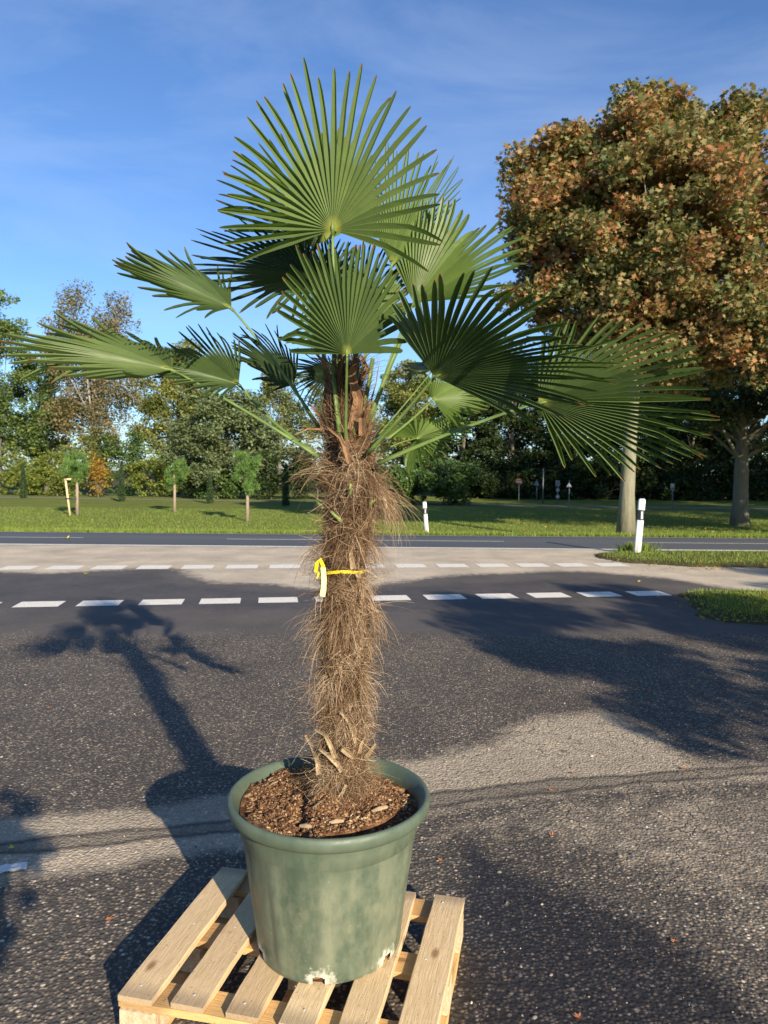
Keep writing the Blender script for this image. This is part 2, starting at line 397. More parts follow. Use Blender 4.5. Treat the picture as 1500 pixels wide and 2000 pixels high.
# ------------------------------------------------------------------ ground sheets
def sheet(name, x0, x1, y0, y1, nx, ny, off, mat, parent=None, kind='structure', ys=None, xs=None, attrs=None):
    xs = np.linspace(x0, x1, nx+1) if xs is None else xs; ys = np.linspace(y0, y1, ny+1) if ys is None else ys
    nx, ny = len(xs)-1, len(ys)-1
    X, Y = np.meshgrid(xs, ys); Z = gz(Y)+off
    V = np.stack([X, Y, Z], -1).reshape(-1, 3)
    i, j = np.meshgrid(np.arange(nx), np.arange(ny)); a = (j*(nx+1)+i).ravel()
    F = np.stack([a, a+1, a+nx+2, a+nx+1], 1)
    A = attrs(X, Y) if attrs else None
    return mk(name, V, F, mat, parent, attrs=A, kind=kind, smooth=True)
ysg = np.concatenate([np.linspace(-60, 14, 10), np.linspace(14.3, 30, 60), np.linspace(32, 120, 30), [200, 400, 900]])
sheet('ground', -500, 500, 0, 0, 0, 0, -0.03, M['earth'], ys=ysg, xs=np.concatenate([[-600, -200, -80], np.linspace(-50, 50, 41), [80, 200, 600]]))
ROADN = G(750, 1070.5).y; MID = G(750, 1056.5).y
ROADF = 17.9
sheet('lawn', -70, 70, ROADF, 64, 60, 110, -0.012, M['grass'])
sheet('main_road', -60, 60, ROADN, ROADF, 40, 20, -0.004, M['road'])
road = bpy.data.objects['main_road']
def line_strip(name, x0, x1, y, w, off, mat, parent):
    n = 24; xs = np.linspace(x0, x1, n+1)
    V = [(x, yy, float(gz(yy))+off) for x in xs for yy in (y-w/2, y+w/2)]
    F = np.array([(2*i, 2*i+2, 2*i+3, 2*i+1) for i in range(n)])
    return mk(name, V, F, mat, parent)
line_strip('edge_line', -60, 60, ROADN+.10, .17, .004, M['paint'], road)
line_strip('edge_line', -60, 60, ROADF-.42, .10, .004, M['dull_paint'], road)
x = -58.
while x < 58:      # long worn centre dashes
    line_strip('centre_dash', x, x+6.0, MID+.1, .12, .004, M['dull_paint'], road); x += 9.1

def polyd(P, X, Y):
    """signed distance (positive inside) to polygon P"""
    n = len(P); d = np.full(X.shape, 1e9); ins = np.zeros(X.shape, bool)
    for i in range(n):
        ax, ay = P[i][0], P[i][1]; bx, by = P[(i+1) % n][0], P[(i+1) % n][1]
        ex, ey = bx-ax, by-ay; L = ex*ex+ey*ey+1e-12
        t = np.clip(((X-ax)*ex+(Y-ay)*ey)/L, 0, 1)
        d = np.minimum(d, np.hypot(X-ax-t*ex, Y-ay-t*ey))
        c = ((ay > Y) != (by > Y)) & (X < (bx-ax)*(Y-ay)/(by-ay+1e-12)+ax)
        ins ^= c
    return np.where(ins, d, -d)
def soft(pts, X, Y, s):
    P = [G(*p) for p in pts]
    return np.clip(polyd(P, X, Y)/s*.5+.5, 0, 1)
def lot_attrs(X, Y):
    z = np.zeros(X.shape)
    xl = G(0, 1240).y; coarse = np.clip((6.75+.04*X-Y)/.35+.5, 0, 1)
    # pale apron between the wet asphalt and the main road
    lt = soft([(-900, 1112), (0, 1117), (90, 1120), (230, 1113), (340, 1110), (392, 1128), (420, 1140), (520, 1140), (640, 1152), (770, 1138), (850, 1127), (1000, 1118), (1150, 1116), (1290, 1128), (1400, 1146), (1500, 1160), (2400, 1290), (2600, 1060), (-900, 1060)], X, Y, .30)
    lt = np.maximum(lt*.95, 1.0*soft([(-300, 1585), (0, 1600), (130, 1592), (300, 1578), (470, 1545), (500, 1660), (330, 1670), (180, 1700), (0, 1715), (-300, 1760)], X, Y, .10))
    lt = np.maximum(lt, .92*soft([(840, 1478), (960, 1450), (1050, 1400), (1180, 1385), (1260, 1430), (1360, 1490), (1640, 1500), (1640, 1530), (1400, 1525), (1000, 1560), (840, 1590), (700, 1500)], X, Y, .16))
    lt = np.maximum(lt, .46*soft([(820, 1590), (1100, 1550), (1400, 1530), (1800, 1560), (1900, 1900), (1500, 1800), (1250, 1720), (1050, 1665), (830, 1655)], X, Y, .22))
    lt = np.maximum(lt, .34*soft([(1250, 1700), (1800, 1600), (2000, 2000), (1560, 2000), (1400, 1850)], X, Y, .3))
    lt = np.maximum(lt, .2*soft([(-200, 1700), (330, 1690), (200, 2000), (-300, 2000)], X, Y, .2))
    dark_zone = soft([(905, 1640), (1010, 1700), (1180, 1760), (1340, 1840), (1480, 1960), (1560, 2100), (1600, 2500), (600, 2500), (860, 1980)], X, Y, .16)  # darker soft-edged ground right of the pallet
    dark_zone = np.maximum(dark_zone, .45*soft([(-400, 1112), (60, 1122), (200, 1118), (330, 1112), (400, 1140), (560, 1150), (1180, 1122), (1300, 1150), (1100, 1200), (-400, 1200)], X, Y, .4))  # wet band across the smooth asphalt
    s1 = [G(*p) for p in [(-250, 1682), (0, 1657), (180, 1640), (460, 1612), (700, 1585), (855, 1562), (960, 1548), (1100, 1533), (1250, 1521), (1420, 1508), (1700, 1490)]]
    d = np.full(X.shape, 9.)
    for a, b in zip(s1[:-1], s1[1:]):
        e = b-a; t = np.clip(((X-a.x)*e.x+(Y-a.y)*e.y)/(e.x**2+e.y**2), 0, 1)
        d = np.minimum(d, np.hypot(X-a.x-t*e.x, Y-a.y-t*e.y))
    wob = .008*np.sin(X*9)+.006*np.sin(X*23+1)
    hw = .045+wob+.02*np.clip(1-abs(X-.6)/.8, 0, 1)
    seam = np.clip((hw-d)/.02+.5, 0, 1); rim = np.clip(1.25-abs(d-hw)/.022, 0, 1)
    seam = np.maximum(seam*.55, rim)
    crack = np.maximum(soft([(850, 1470), (1050, 1370), (1400, 1400), (1600, 1700), (1300, 1700), (1000, 1720), (830, 1660)], X, Y, .3), .35*soft([(-200, 1560), (480, 1540), (400, 1720), (-200, 1760)], X, Y, .3))
    return dict(coarse=coarse, light=lt, dark_zone=dark_zone, seam=seam, crack=crack)
ysl = np.concatenate([np.linspace(-25, 1.3, 12), np.arange(1.4, 4.6, .02), np.arange(4.6, 7.6, .05), np.arange(7.7, ROADN-.1, .09), [ROADN]])
xsl = np.concatenate([[-45, -30, -20, -14], np.arange(-10, -3, .1), np.arange(-3, 3.2, .022), np.arange(3.2, 10, .1), [14, 20, 30, 45]])
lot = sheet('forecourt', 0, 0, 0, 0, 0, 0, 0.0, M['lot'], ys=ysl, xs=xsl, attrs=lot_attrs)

# painted dashes of the two cycle crossing lines
def dash_line(a, b, n, rep0, rep1, length, w):
    a = Vector(a); b = Vector(b); st = (b-a)/n; ang = math.atan2(st.y, st.x)
    me = None; mb = MB(); k = 7
    V = [(i/k*length, j*w+(random.uniform(-.004, .004)), 0.004) for i in range(k+1) for j in (0, 1)]
    F = [(2*i, 2*i+2, 2*i+3, 2*i+1) for i in range(k)]
    first = mk('lane_dash', V, F, M['paint'], lot, local=True)
    for i in range(rep0, rep1):
        o = first if i == rep0 else first.copy()
        if i != rep0: COL.objects.link(o)
        o.location = a+st*i; o.rotation_euler = (0, 0, ang); o.scale = (random.uniform(.97, 1.03), 1, 1)
nA = G(22, 1187); nB = G(1246, 1164.5)
fA = G(84, 1113); fB = G(1176, 1107)
stp = (nB-nA).length/11; dash_line(nA, nB, 11, -4, 12, stp*.70, (G(75, 1173.5)-G(75, 1187)).length*.76)
stp = (fB-fA).length/13; dash_line(fA, fB, 13, -5, 14, stp*.72, (G(75, 1104)-G(75, 1113)).length*.78)
# thin worn line continuing right of the near dashes

# distant footpath across the lawn
V = []
for i in range(41):
    x_ = -45+90*i/40; y_ = 46-.16*x_
    V += [(x_, y_-.55, -.5+.004), (x_, y_+.75, -.5+.004)]
mk('footpath', V, np.array([(2*i, 2*i+2, 2*i+3, 2*i+1) for i in range(40)]), simple('path_gravel', (.20, .185, .155), .9, .15, 3), kind='structure')

# grass blades ------------------------------------------------------------
def blades(name, X, Y, Z, hmin, hmax, w, mat, parent=None, kind='stuff', label=None, cat=None, lean=.5):
    n = len(X); a = rng.uniform(0, 2*np.pi, n); h = rng.uniform(hmin, hmax, n); l = rng.uniform(0, lean, n)*h; la = rng.uniform(0, 2*np.pi, n)
    dx, dy = np.cos(a)*w/2, np.sin(a)*w/2
    V = np.empty((n, 3, 3)); V[:, 0] = np.stack([X-dx, Y-dy, Z], 1); V[:, 1] = np.stack([X+dx, Y+dy, Z], 1)
    V[:, 2] = np.stack([X+np.cos(la)*l, Y+np.sin(la)*l, Z+h], 1)
    o = mk(name, V, np.arange(3*n).reshape(-1, 3), mat, parent, fattrs=dict(rnd=rng.random(n)), kind=kind)
    return tag(o, label, cat)
M['blade'] = leaf_mat('grass_blade', [(0, (.10, .16, .025)), (.5, (.18, .26, .04)), (.85, (.26, .32, .06)), (1, (.38, .32, .12))], .35, .6, .2)
n = 120000
d = ROADF+.03+(rng.random(n)**1.7)*20; xx = rng.uniform(-.62, .62, n)*d
blades('lawn_grass', xx, d, gz(d)-.015, .03, .085, .016, M['blade'], label='mown green grass of the lawn beyond the main road', cat='grass')
n = 16000
d = ROADF-.02+rng.random(n)**1.5*.9; xx = rng.uniform(-.62, .62, n)*d
blades('verge_grass', xx, d, gz(d)-.015, .05, .15, .018, M['blade'], label='longer bright grass fringe along the far edge of the main road', cat='grass')

def verge(name, pts, label):
    P = [G(*p) for p in pts]; xs = [p.x for p in P]; ys_ = [p.y for p in P]
    s = .08; X, Y = np.meshgrid(np.arange(min(xs)-.3, max(xs)+.3, s), np.arange(min(ys_)-.3, max(ys_)+.3, s))
    from mathutils import noise as mn
    nn = np.array([mn.noise((x_*1.7, y_*1.7, 3.1)) for x_, y_ in zip(X.ravel(), Y.ravel())]).reshape(X.shape)
    D = polyd(P, X, Y)+nn*.16
    Z = np.clip(D*.25, -.02, .045)+np.where(D > 0, .004, -.03)
    ny, nx = X.shape; i, j = np.meshgrid(np.arange(nx-1), np.arange(ny-1)); a = (j*nx+i).ravel()
    F = np.stack([a, a+1, a+nx+1, a+nx], 1); keep = (D.ravel()[F] > -.08).any(1)
    o = mk(name, np.stack([X, Y, Z], -1).reshape(-1, 3), F[keep], M['verge'], kind='structure', smooth=True)
    n = int(26000*min(1.5, (max(xs)-min(xs))*(max(ys_)-min(ys_))/8))
    bx = rng.uniform(min(xs)-.2, max(xs)+.2, n); by = rng.uniform(min(ys_)-.2, max(ys_)+.2, n)
    bn = np.array([mn.noise((x_*1.7, y_*1.7, 3.1)) for x_, y_ in zip(bx, by)])
    bd = polyd(P, bx, by)+bn*.16; k = bd > .02+rng.random(n)**1.5*.30
    k &= np.hypot(bx, by) < 30
    blades('grass_blades', bx[k], by[k], np.clip(bd[k]*.25, 0, .045)+.0, .010, .060, .009, M['blade'], label=label, cat='grass')
    return o
verge('grass_verge', [(1150, 1083), (1230, 1079), (1500, 1080), (2100, 1086), (2100, 1130), (1700, 1116), (1500, 1110), (1340, 1107), (1230, 1101), (1180, 1092)], 'grass blades on the verge tongue round the nearer delineator post')
verge('grass_patch', [(1325, 1163), (1370, 1157), (1500, 1157), (2100, 1166), (2100, 1270), (1500, 1222), (1420, 1215), (1365, 1200), (1345, 1180)], 'grass blades on the corner patch right of the dashed line')

# ------------------------------------------------------------------ foliage
def leaf_array(C, size, aspect=.6, up=.35, droop=0.0, star=False, tilt_dir=None):
    """C (n,3) centres -> verts, faces"""
    n = len(C); nrm = rng.normal(size=(n, 3)); nrm[:, 2] = abs(nrm[:, 2])+up*2
    if tilt_dir is not None: nrm += np.array(tilt_dir)
    nrm /= np.linalg.norm(nrm, axis=1)[:, None]
    a = rng.normal(size=(n, 3)); a[:, 2] -= droop*3
    a -= (a*nrm).sum(1)[:, None]*nrm; a /= np.linalg.norm(a, axis=1)[:, None]; b = np.cross(nrm, a)
    s = (size*rng.uniform(.6, 1.25, n))[:, None]
    if star:
        ang = np.array([0, 26, 52, 80, 112, 180, 248, 280, 308, 334])*np.pi/180
        rad = np.array([1, .52, .92, .45, .70, .35, .70, .45, .92, .52])*.62
        V = np.empty((n, 10, 3))
        cup = rng.uniform(-.12, .22, n)[:, None]
        for k in range(10):
            V[:, k] = C+a*s*rad[k]*math.cos(ang[k])+b*s*rad[k]*math.sin(ang[k])-nrm*s*cup*(rad[k]*1.5)**2
        return V.reshape(-1, 3), np.arange(10*n).reshape(-1, 10)
    V = np.empty((n, 4, 3))
    V[:, 0] = C-a*s*.5; V[:, 1] = C+b*s*aspect*.5; V[:, 2] = C+a*s*.5; V[:, 3] = C-b*s*aspect*.5
    return V.reshape(-1, 3), np.arange(4*n).reshape(-1, 4)

def crown_points(lobes, nclump, nleaf, cr_, shell=.55, flat=.7, hang=0.0, edge=.12):
    lobes = np.array(lobes, float)   # cx,cy,cz,rx,ry,rz
    vol = (lobes[:, 3]*lobes[:, 4]*lobes[:, 5])**(.75); vol /= vol.sum()
    li = rng.choice(len(lobes), nclump, p=vol); L = lobes[li]
    u = rng.normal(size=(nclump, 3)); u /= np.linalg.norm(u, axis=1)[:, None]
    r = (shell+(1-shell)*rng.random(nclump)**.6)*np.clip(1+rng.normal(0, edge, nclump), .6, 1.16)
    C = L[:, :3]+u*r[:, None]*L[:, 3:6]
    rad = cr_*rng.uniform(.5, 1.3, nclump)
    k = rng.choice(nclump, nleaf, p=rad**2/(rad**2).sum())
    g = rng.normal(size=(nleaf, 3)); g /= np.linalg.norm(g, axis=1)[:, None]
    g *= (rng.random(nleaf)**.45)[:, None]*rad[k][:, None]; g[:, 2] *= flat
    P = C[k]+g
    P[:, 2] -= hang*rng.random(nleaf)**1.5*rad[k]
    return P, C, k

def make_tree(name, label, cat, x, y, lobes, nclump, nleaf, clump_r, leaf, mat, barkm, tr, top, group=None, nbr=26, star=False, hang=0., flat=.7, shell=.55, fork=.35, aspect=.6, edge=.12, lean=0.0, droop=0., up=.35, zb=None, ax=None):
    z0 = float(gz(y)) if zb is None else zb
    t = thing(name, label, cat, (x, y, z0), group)
    P, C, k = crown_points(lobes, nclump, nleaf, clump_r, shell, flat, hang, edge)
    P = P[P[:, 2] > z0+.05] if len(P) else P
    V, F = leaf_array(P, leaf, star=star, aspect=aspect, droop=droop, up=up)
    tone = rng.random(nclump); m = len(P)
    rnd = np.clip(rng.normal(.5, .24, m), 0, 1)
    kk = k[:m] if len(k) == m else rng.integers(0, nclump, m)
    rnd = np.clip(rnd*.65+tone[kk]*.35, 0, 1)
    mk('crown', V, F, mat, t, fattrs=dict(rnd=rnd))
    mb = MB(); cx, cy = (ax or (np.mean([l[0] for l in lobes]), np.mean([l[1] for l in lobes])))
    pts = []; nn = 9
    for i in range(nn):
        f = i/(nn-1); w = f*f
        pts.append((x+(cx-x)*w+lean*math.sin(f*3)*.3, y+(cy-y)*w, z0-.05+(top-z0)*f))
    rr = [tr*(1.28 if i == 0 else 1)*(1-.78*(i/(nn-1))**1.1) for i in range(nn)]
    mb.tube(pts, rr, 10)
    idx = rng.choice(nclump, min(nbr, nclump), replace=False)
    for j in idx:
        c = C[j]; f = fork+(1-fork)*random.random()*.8
        q = f*(nn-1); i0 = int(q); p = Vector(pts[i0]).lerp(Vector(pts[min(i0+1, nn-1)]), q-i0)
        if p.z > c[2]-.1: p = Vector(pts[max(1, int(fork*(nn-1)))]).lerp(p, .4)
        c = Vector(c); mid = p.lerp(c, .5)+Vector((random.uniform(-.1, .1), random.uniform(-.1, .1), .12))*(c-p).length*.8
        r0 = tr*.32*(1-f*.6)
        mb.tube([p, p.lerp(mid, .55), mid, mid.lerp(c, .5), c], [r0, r0*.8, r0*.6, r0*.4, r0*.15], 5, cap=False)
    mb.build('trunk', barkm, t, smooth=True)
    return t
L_maple = leaf_mat('maple_leaf', [(0, (.07, .10, .038)), (.34, (.15, .175, .065)), (.52, (.25, .215, .085)), (.66, (.34, .215, .095)), (.84, (.38, .165, .075)), (.95, (.38, .12, .07)), (1, (.50, .38, .14))], .25, .5, .35)
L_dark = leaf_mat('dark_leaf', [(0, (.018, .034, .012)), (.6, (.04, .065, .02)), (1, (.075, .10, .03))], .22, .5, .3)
L_laurel = leaf_mat('laurel_leaf', [(0, (0.041, 0.081, 0.024)), (.6, (0.095, 0.162, 0.043)), (1, (0.189, 0.257, 0.068))], .2, .4, .45)
L_birch = leaf_mat('birch_leaf', [(0, (.10, .11, .05)), (.4, (.21, .185, .09)), (.75, (.30, .235, .115)), (1, (.34, .28, .13))], .35, .6, .2)
L_green = leaf_mat('green_leaf', [(0, (0.072, 0.123, 0.041)), (.5, (0.145, 0.210, 0.065)), (1, (0.261, 0.304, 0.102))], .35, .55, .25)
L_olive = leaf_mat('olive_leaf', [(0, (0.098, 0.128, 0.045)), (.5, (0.195, 0.225, 0.068)), (1, (0.375, 0.352, 0.105))], .35, .55, .25)
L_grey = leaf_mat('willow_leaf', [(0, (.07, .10, .045)), (.5, (.14, .18, .08)), (1, (.24, .28, .13))], .25, .5, .3)
L_autumn = leaf_mat('autumn_shrub_leaf', [(0, (.10, .15, .04)), (.5, (.20, .25, .06)), (.85, (.33, .33, .07)), (1, (.42, .27, .06))], .4, .6, .2)
L_gold = leaf_mat('golden_leaf', [(0, (.22, .13, .045)), (.6, (.42, .27, .05)), (1, (.52, .38, .08))], .4, .6, .2)
L_pine = leaf_mat('pine_needle', [(0, (0.060, 0.120, 0.036)), (.5, (0.132, 0.240, 0.060)), (1, (0.228, 0.336, 0.096))], .3, .6, .2)
L_cyp = leaf_mat('cypress_needle', [(0, (.025, .05, .02)), (1, (.06, .10, .035))], .2, .6, .2)

def pxlobe(cx, cy, rx, ry, d, depth=.85):
    c = at(cx, cy, d); k = d/FPX
    return (c.x, c.y, c.z, rx*k, rx*k*depth, ry*k)
# the maple on the right
dM = 20.3
lob = [pxlobe(1285, 440, 235, 230, dM), pxlobe(1150, 480, 160, 175, dM), pxlobe(1450, 470, 210, 225, dM), pxlobe(1310, 300, 130, 105, dM), pxlobe(1405, 300, 110, 80, dM),
       pxlobe(1100, 330, 70, 70, dM), pxlobe(1400, 600, 200, 140, dM), pxlobe(1200, 590, 110, 100, dM), pxlobe(1060, 430, 75, 95, dM), pxlobe(1300, 250, 55, 55, dM), pxlobe(1095, 320, 85, 75, dM), pxlobe(1045, 400, 62, 75, dM), pxlobe(1190, 265, 90, 70, dM), pxlobe(1300, 225, 60, 50, dM), pxlobe(1120, 395, 110, 110, dM), pxlobe(1070, 560, 85, 85, dM), pxlobe(1310, 655, 190, 85, dM), pxlobe(1200, 650, 90, 60, dM), pxlobe(1450, 680, 160, 70, dM), pxlobe(1085, 290, 32, 45, dM), pxlobe(1420, 260, 45, 35, dM), pxlobe(1030, 590, 50, 40, dM)]
mb_ = at(1222, 1046, dM)
make_tree('maple_tree', 'broad maple with rust and green autumn crown standing past the road at right', 'tree', mb_.x, dM, lob, 640, 140000, .60, .158, L_maple, M['mbark'], .215, at(1300, 330, dM).z,
          nbr=120, star=True, shell=.45, fork=.40, edge=.12, flat=.72, zb=float(gz(dM)), ax=(at(1290, 500, dM).x, dM), up=.25)
for lb, x_, y_, sd_ in [('nearer maple added for its shade, outside the photo to the right', 17.0, 19.5, 0), ('farther maple added for its shade, outside the photo to the right', 27.0, 21.0, 1)]:  # out-of-view maples added to throw shade on lawn and wood
    make_tree('maple_tree', lb, 'tree', x_, y_, [(x_, y_, 7.6+1.8*sd_, 4.6, 4.4, 4.4+1.8*sd_), (x_+1.5, y_, 6.4+.6*sd_, 3.8, 3.8, 3.4+.6*sd_), (x_-1.2, y_, 6.6+1.8*sd_, 3.8, 3.8, 3.6+1.4*sd_)], 240, 24000, .95, .30, L_maple, M['mbark'], .30, 9.5, nbr=40, shell=.5, fork=.35, edge=.07)
for lb, x_, y_ in [('tall broad tree added for shade beyond the maples, outside the photo to the right', 24.5, 33.0), ('second tall broad tree added for shade, farther right outside the photo', 34.0, 37.0), ('third tall broad tree added for shade, farthest right outside the photo', 43.0, 41.0)]:  # out-of-view trees added to keep the sun off the wood edge
    make_tree('lime_tree', lb, 'tree', x_, y_, [(x_, y_, 9.0, 5.2, 5.0, 7.6), (x_+2, y_, 7, 4.6, 4.6, 5.4), (x_-1.6, y_+.5, 8, 4.2, 4.6, 6.4)], 240, 22000, 1.1, .36, L_dark, M['bark'], .36, 12.5, nbr=36, shell=.35, fork=.25, edge=.08)
# big dark oak behind it
d = 29.; ob = at(1445, 1016, d)
make_tree('oak_tree', 'thick-trunked dark tree in the shade right of the maple', 'tree', ob.x, d, [pxlobe(1460, 700, 230, 150, d), pxlobe(1330, 760, 150, 70, d), pxlobe(1560, 760, 160, 110, d)], 130, 14000, .9, .22, L_dark, M['bark'], .31, at(1450, 620, d).z, nbr=40, fork=.3, zb=-.5)

trees = [  # name,label,cx,hw,top,bot,d,leafmat,bark,n,leafsize,clumpr,nclump,hang,shell,group
 ('poplar_tree', 'loose bluish green tree cut by the left edge of the photo', 0, 72, 590, 880, 60, L_green, 'bark', 8500, .20, .9, 75, .3, .2),
 ('birch_tree', 'tall rusty brown birch with drooping twigs, highest of the left trees', 188, 92, 585, 900, 57, L_birch, 'bbark', 21000, .16, .9, 120, 1.6, .15),
 ('alder_tree', 'mid green tree between the left edge tree and the rusty birch', 92, 66, 690, 930, 62, L_green, 'bark', 9000, .22, .95, 60, .3, .2),
 ('alder_tree', 'yellow green bushy tree just right of the rusty birch', 345, 92, 690, 905, 60, L_olive, 'bark', 14000, .2, .95, 90, .2, .25),
 ('willow_tree', 'dense grey green broad willow left of the palm trunk', 445, 100, 795, 968, 52, L_grey, 'bark', 17000, .2, .9, 100, .2, .4),
 ('ash_tree', 'thin see-through tree seen between the palm stalks and willow', 545, 66, 735, 900, 68, L_olive, 'bark', 6500, .19, .9, 48, .3, .2),
 ('ash_tree', 'thin see-through tree directly behind the palm trunk', 640, 64, 740, 900, 69, L_olive, 'bark', 4300, .19, .9, 44, .3, .2),
 ('lime_tree', 'olive green round-topped tree just right of the palm trunk', 798, 66, 735, 905, 60, L_olive, 'bark', 11000, .2, .9, 70, .1, .4),
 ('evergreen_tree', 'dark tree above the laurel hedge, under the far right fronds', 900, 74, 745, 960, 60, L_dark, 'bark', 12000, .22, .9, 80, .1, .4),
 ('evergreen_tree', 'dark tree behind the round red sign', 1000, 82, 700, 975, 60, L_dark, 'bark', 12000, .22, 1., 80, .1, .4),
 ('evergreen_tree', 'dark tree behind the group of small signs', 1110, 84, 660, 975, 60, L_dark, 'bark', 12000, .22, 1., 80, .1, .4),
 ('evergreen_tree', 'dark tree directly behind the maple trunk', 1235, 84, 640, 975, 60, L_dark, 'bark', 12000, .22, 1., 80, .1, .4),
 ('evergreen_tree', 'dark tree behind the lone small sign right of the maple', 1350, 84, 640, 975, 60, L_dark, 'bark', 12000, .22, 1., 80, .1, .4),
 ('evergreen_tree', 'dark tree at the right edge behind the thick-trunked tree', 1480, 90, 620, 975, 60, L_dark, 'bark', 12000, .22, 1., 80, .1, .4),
]
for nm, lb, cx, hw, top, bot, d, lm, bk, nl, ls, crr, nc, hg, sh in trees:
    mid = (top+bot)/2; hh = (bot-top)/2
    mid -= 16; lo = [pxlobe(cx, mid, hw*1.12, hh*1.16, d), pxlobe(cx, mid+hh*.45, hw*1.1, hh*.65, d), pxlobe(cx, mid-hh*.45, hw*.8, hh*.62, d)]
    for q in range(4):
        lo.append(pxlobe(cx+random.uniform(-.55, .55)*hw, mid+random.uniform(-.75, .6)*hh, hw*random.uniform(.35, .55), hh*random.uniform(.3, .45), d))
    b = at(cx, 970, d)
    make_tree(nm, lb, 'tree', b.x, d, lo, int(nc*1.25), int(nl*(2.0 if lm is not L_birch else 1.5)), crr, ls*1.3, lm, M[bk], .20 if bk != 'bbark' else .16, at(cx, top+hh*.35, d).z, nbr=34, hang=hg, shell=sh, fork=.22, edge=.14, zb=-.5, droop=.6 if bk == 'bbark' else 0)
# shrubs
shr = [
 ('shrub', 'green shrub at the left edge under the tall tree', -10, 48, 860, 972, 56, L_olive, 3600),
 ('shrub', 'yellow green shrub second from the left edge', 62, 44, 868, 972, 55, L_autumn, 3800),
 ('shrub', 'yellowing shrub left of the staked pine', 112, 40, 880, 972, 54, L_autumn, 3600),
 ('golden_sapling', 'slim golden orange sapling right of the staked pine', 192, 13, 880, 962, 52, L_gold, 800),
 ('tall_shrub', 'pale green leafy tall shrub behind the golden sapling', 170, 42, 820, 965, 56, L_olive, 4200),
 ('tall_shrub', 'pale green leafy tall shrub right of the golden sapling', 245, 40, 838, 965, 55, L_laurel, 4200),
 ('shrub', 'orange-tinged shrub left of the second small pine', 296, 40, 868, 972, 54, L_autumn, 3600),
 ('shrub', 'green and yellow shrub right of the second small pine', 368, 42, 890, 972, 53, L_autumn, 3400),
 ('shrub', 'low dark green shrub under the willow at its left', 425, 44, 895, 972, 51, L_laurel, 3400),
 ('shrub', 'dark green shrub left of the palm trunk behind the third pine', 530, 52, 860, 975, 51, L_dark, 4200),
 ('shrub', 'dark green shrub hidden half behind the palm trunk', 620, 52, 865, 975, 51, L_dark, 4200),
 ('shrub', 'green shrub just right of the palm trunk fibres', 715, 48, 880, 975, 50, L_laurel, 3800),
 ('laurel_shrub', 'glossy green laurel directly above the far delineator post', 795, 50, 885, 978, 46, L_laurel, 6500),
 ('laurel_shrub', 'glossy green laurel ending the sunlit hedge at right', 880, 58, 893, 980, 45, L_laurel, 7500),
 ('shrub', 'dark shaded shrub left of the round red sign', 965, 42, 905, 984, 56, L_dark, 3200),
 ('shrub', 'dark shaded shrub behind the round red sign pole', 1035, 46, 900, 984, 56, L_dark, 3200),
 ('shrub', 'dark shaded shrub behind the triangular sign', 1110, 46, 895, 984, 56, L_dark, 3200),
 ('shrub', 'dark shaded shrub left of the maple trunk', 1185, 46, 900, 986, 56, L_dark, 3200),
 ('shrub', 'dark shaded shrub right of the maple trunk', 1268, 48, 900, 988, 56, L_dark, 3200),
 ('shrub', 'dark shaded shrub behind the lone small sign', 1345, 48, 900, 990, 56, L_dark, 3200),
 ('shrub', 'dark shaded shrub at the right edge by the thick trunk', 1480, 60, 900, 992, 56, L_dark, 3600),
]
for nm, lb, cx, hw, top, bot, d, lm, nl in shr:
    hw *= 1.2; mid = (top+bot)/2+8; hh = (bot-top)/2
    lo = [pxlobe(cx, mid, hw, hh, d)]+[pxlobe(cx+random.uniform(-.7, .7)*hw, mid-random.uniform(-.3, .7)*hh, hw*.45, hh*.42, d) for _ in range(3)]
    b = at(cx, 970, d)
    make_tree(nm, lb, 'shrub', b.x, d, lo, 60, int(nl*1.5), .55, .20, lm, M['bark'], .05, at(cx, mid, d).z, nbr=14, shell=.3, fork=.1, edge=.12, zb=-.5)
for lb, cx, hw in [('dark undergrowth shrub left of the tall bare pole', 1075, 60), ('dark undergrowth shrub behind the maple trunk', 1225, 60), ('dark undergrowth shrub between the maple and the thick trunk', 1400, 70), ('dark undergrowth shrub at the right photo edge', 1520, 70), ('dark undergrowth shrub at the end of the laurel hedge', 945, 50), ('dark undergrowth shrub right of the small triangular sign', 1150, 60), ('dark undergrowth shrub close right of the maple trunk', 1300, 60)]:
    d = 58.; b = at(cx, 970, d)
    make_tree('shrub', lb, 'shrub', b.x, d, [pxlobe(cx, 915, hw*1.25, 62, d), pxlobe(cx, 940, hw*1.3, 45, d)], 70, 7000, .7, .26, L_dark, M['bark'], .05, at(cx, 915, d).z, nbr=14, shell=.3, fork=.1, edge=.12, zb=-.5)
# far wood closing the view behind the right-hand trees
P = []
for k in range(90):
    cx = rng.uniform(880, 2100); d = rng.uniform(68, 86); c = at(cx, rng.uniform(700, 960), d)
    q = rng.normal(size=(420, 3))*np.array([1.5, 1.3, 1.3])+np.array(c); P.append(q)
for k in range(40):
    cx = rng.uniform(-300, 900); d = rng.uniform(75, 90); c = at(cx, rng.uniform(880, 960), d)
    q = rng.normal(size=(260, 3))*np.array([1.6, 1.3, 1.0])+np.array(c); P.append(q)
P = np.concatenate(P); P = P[P[:, 2] > -.5]
V, F = leaf_array(P, .5, aspect=.7)
tag(mk('far_wood', V, F, L_dark, kind='stuff', fattrs=dict(rnd=rng.random(len(P)))), 'dark wood filling the gaps far behind the right-hand trees', 'wood')

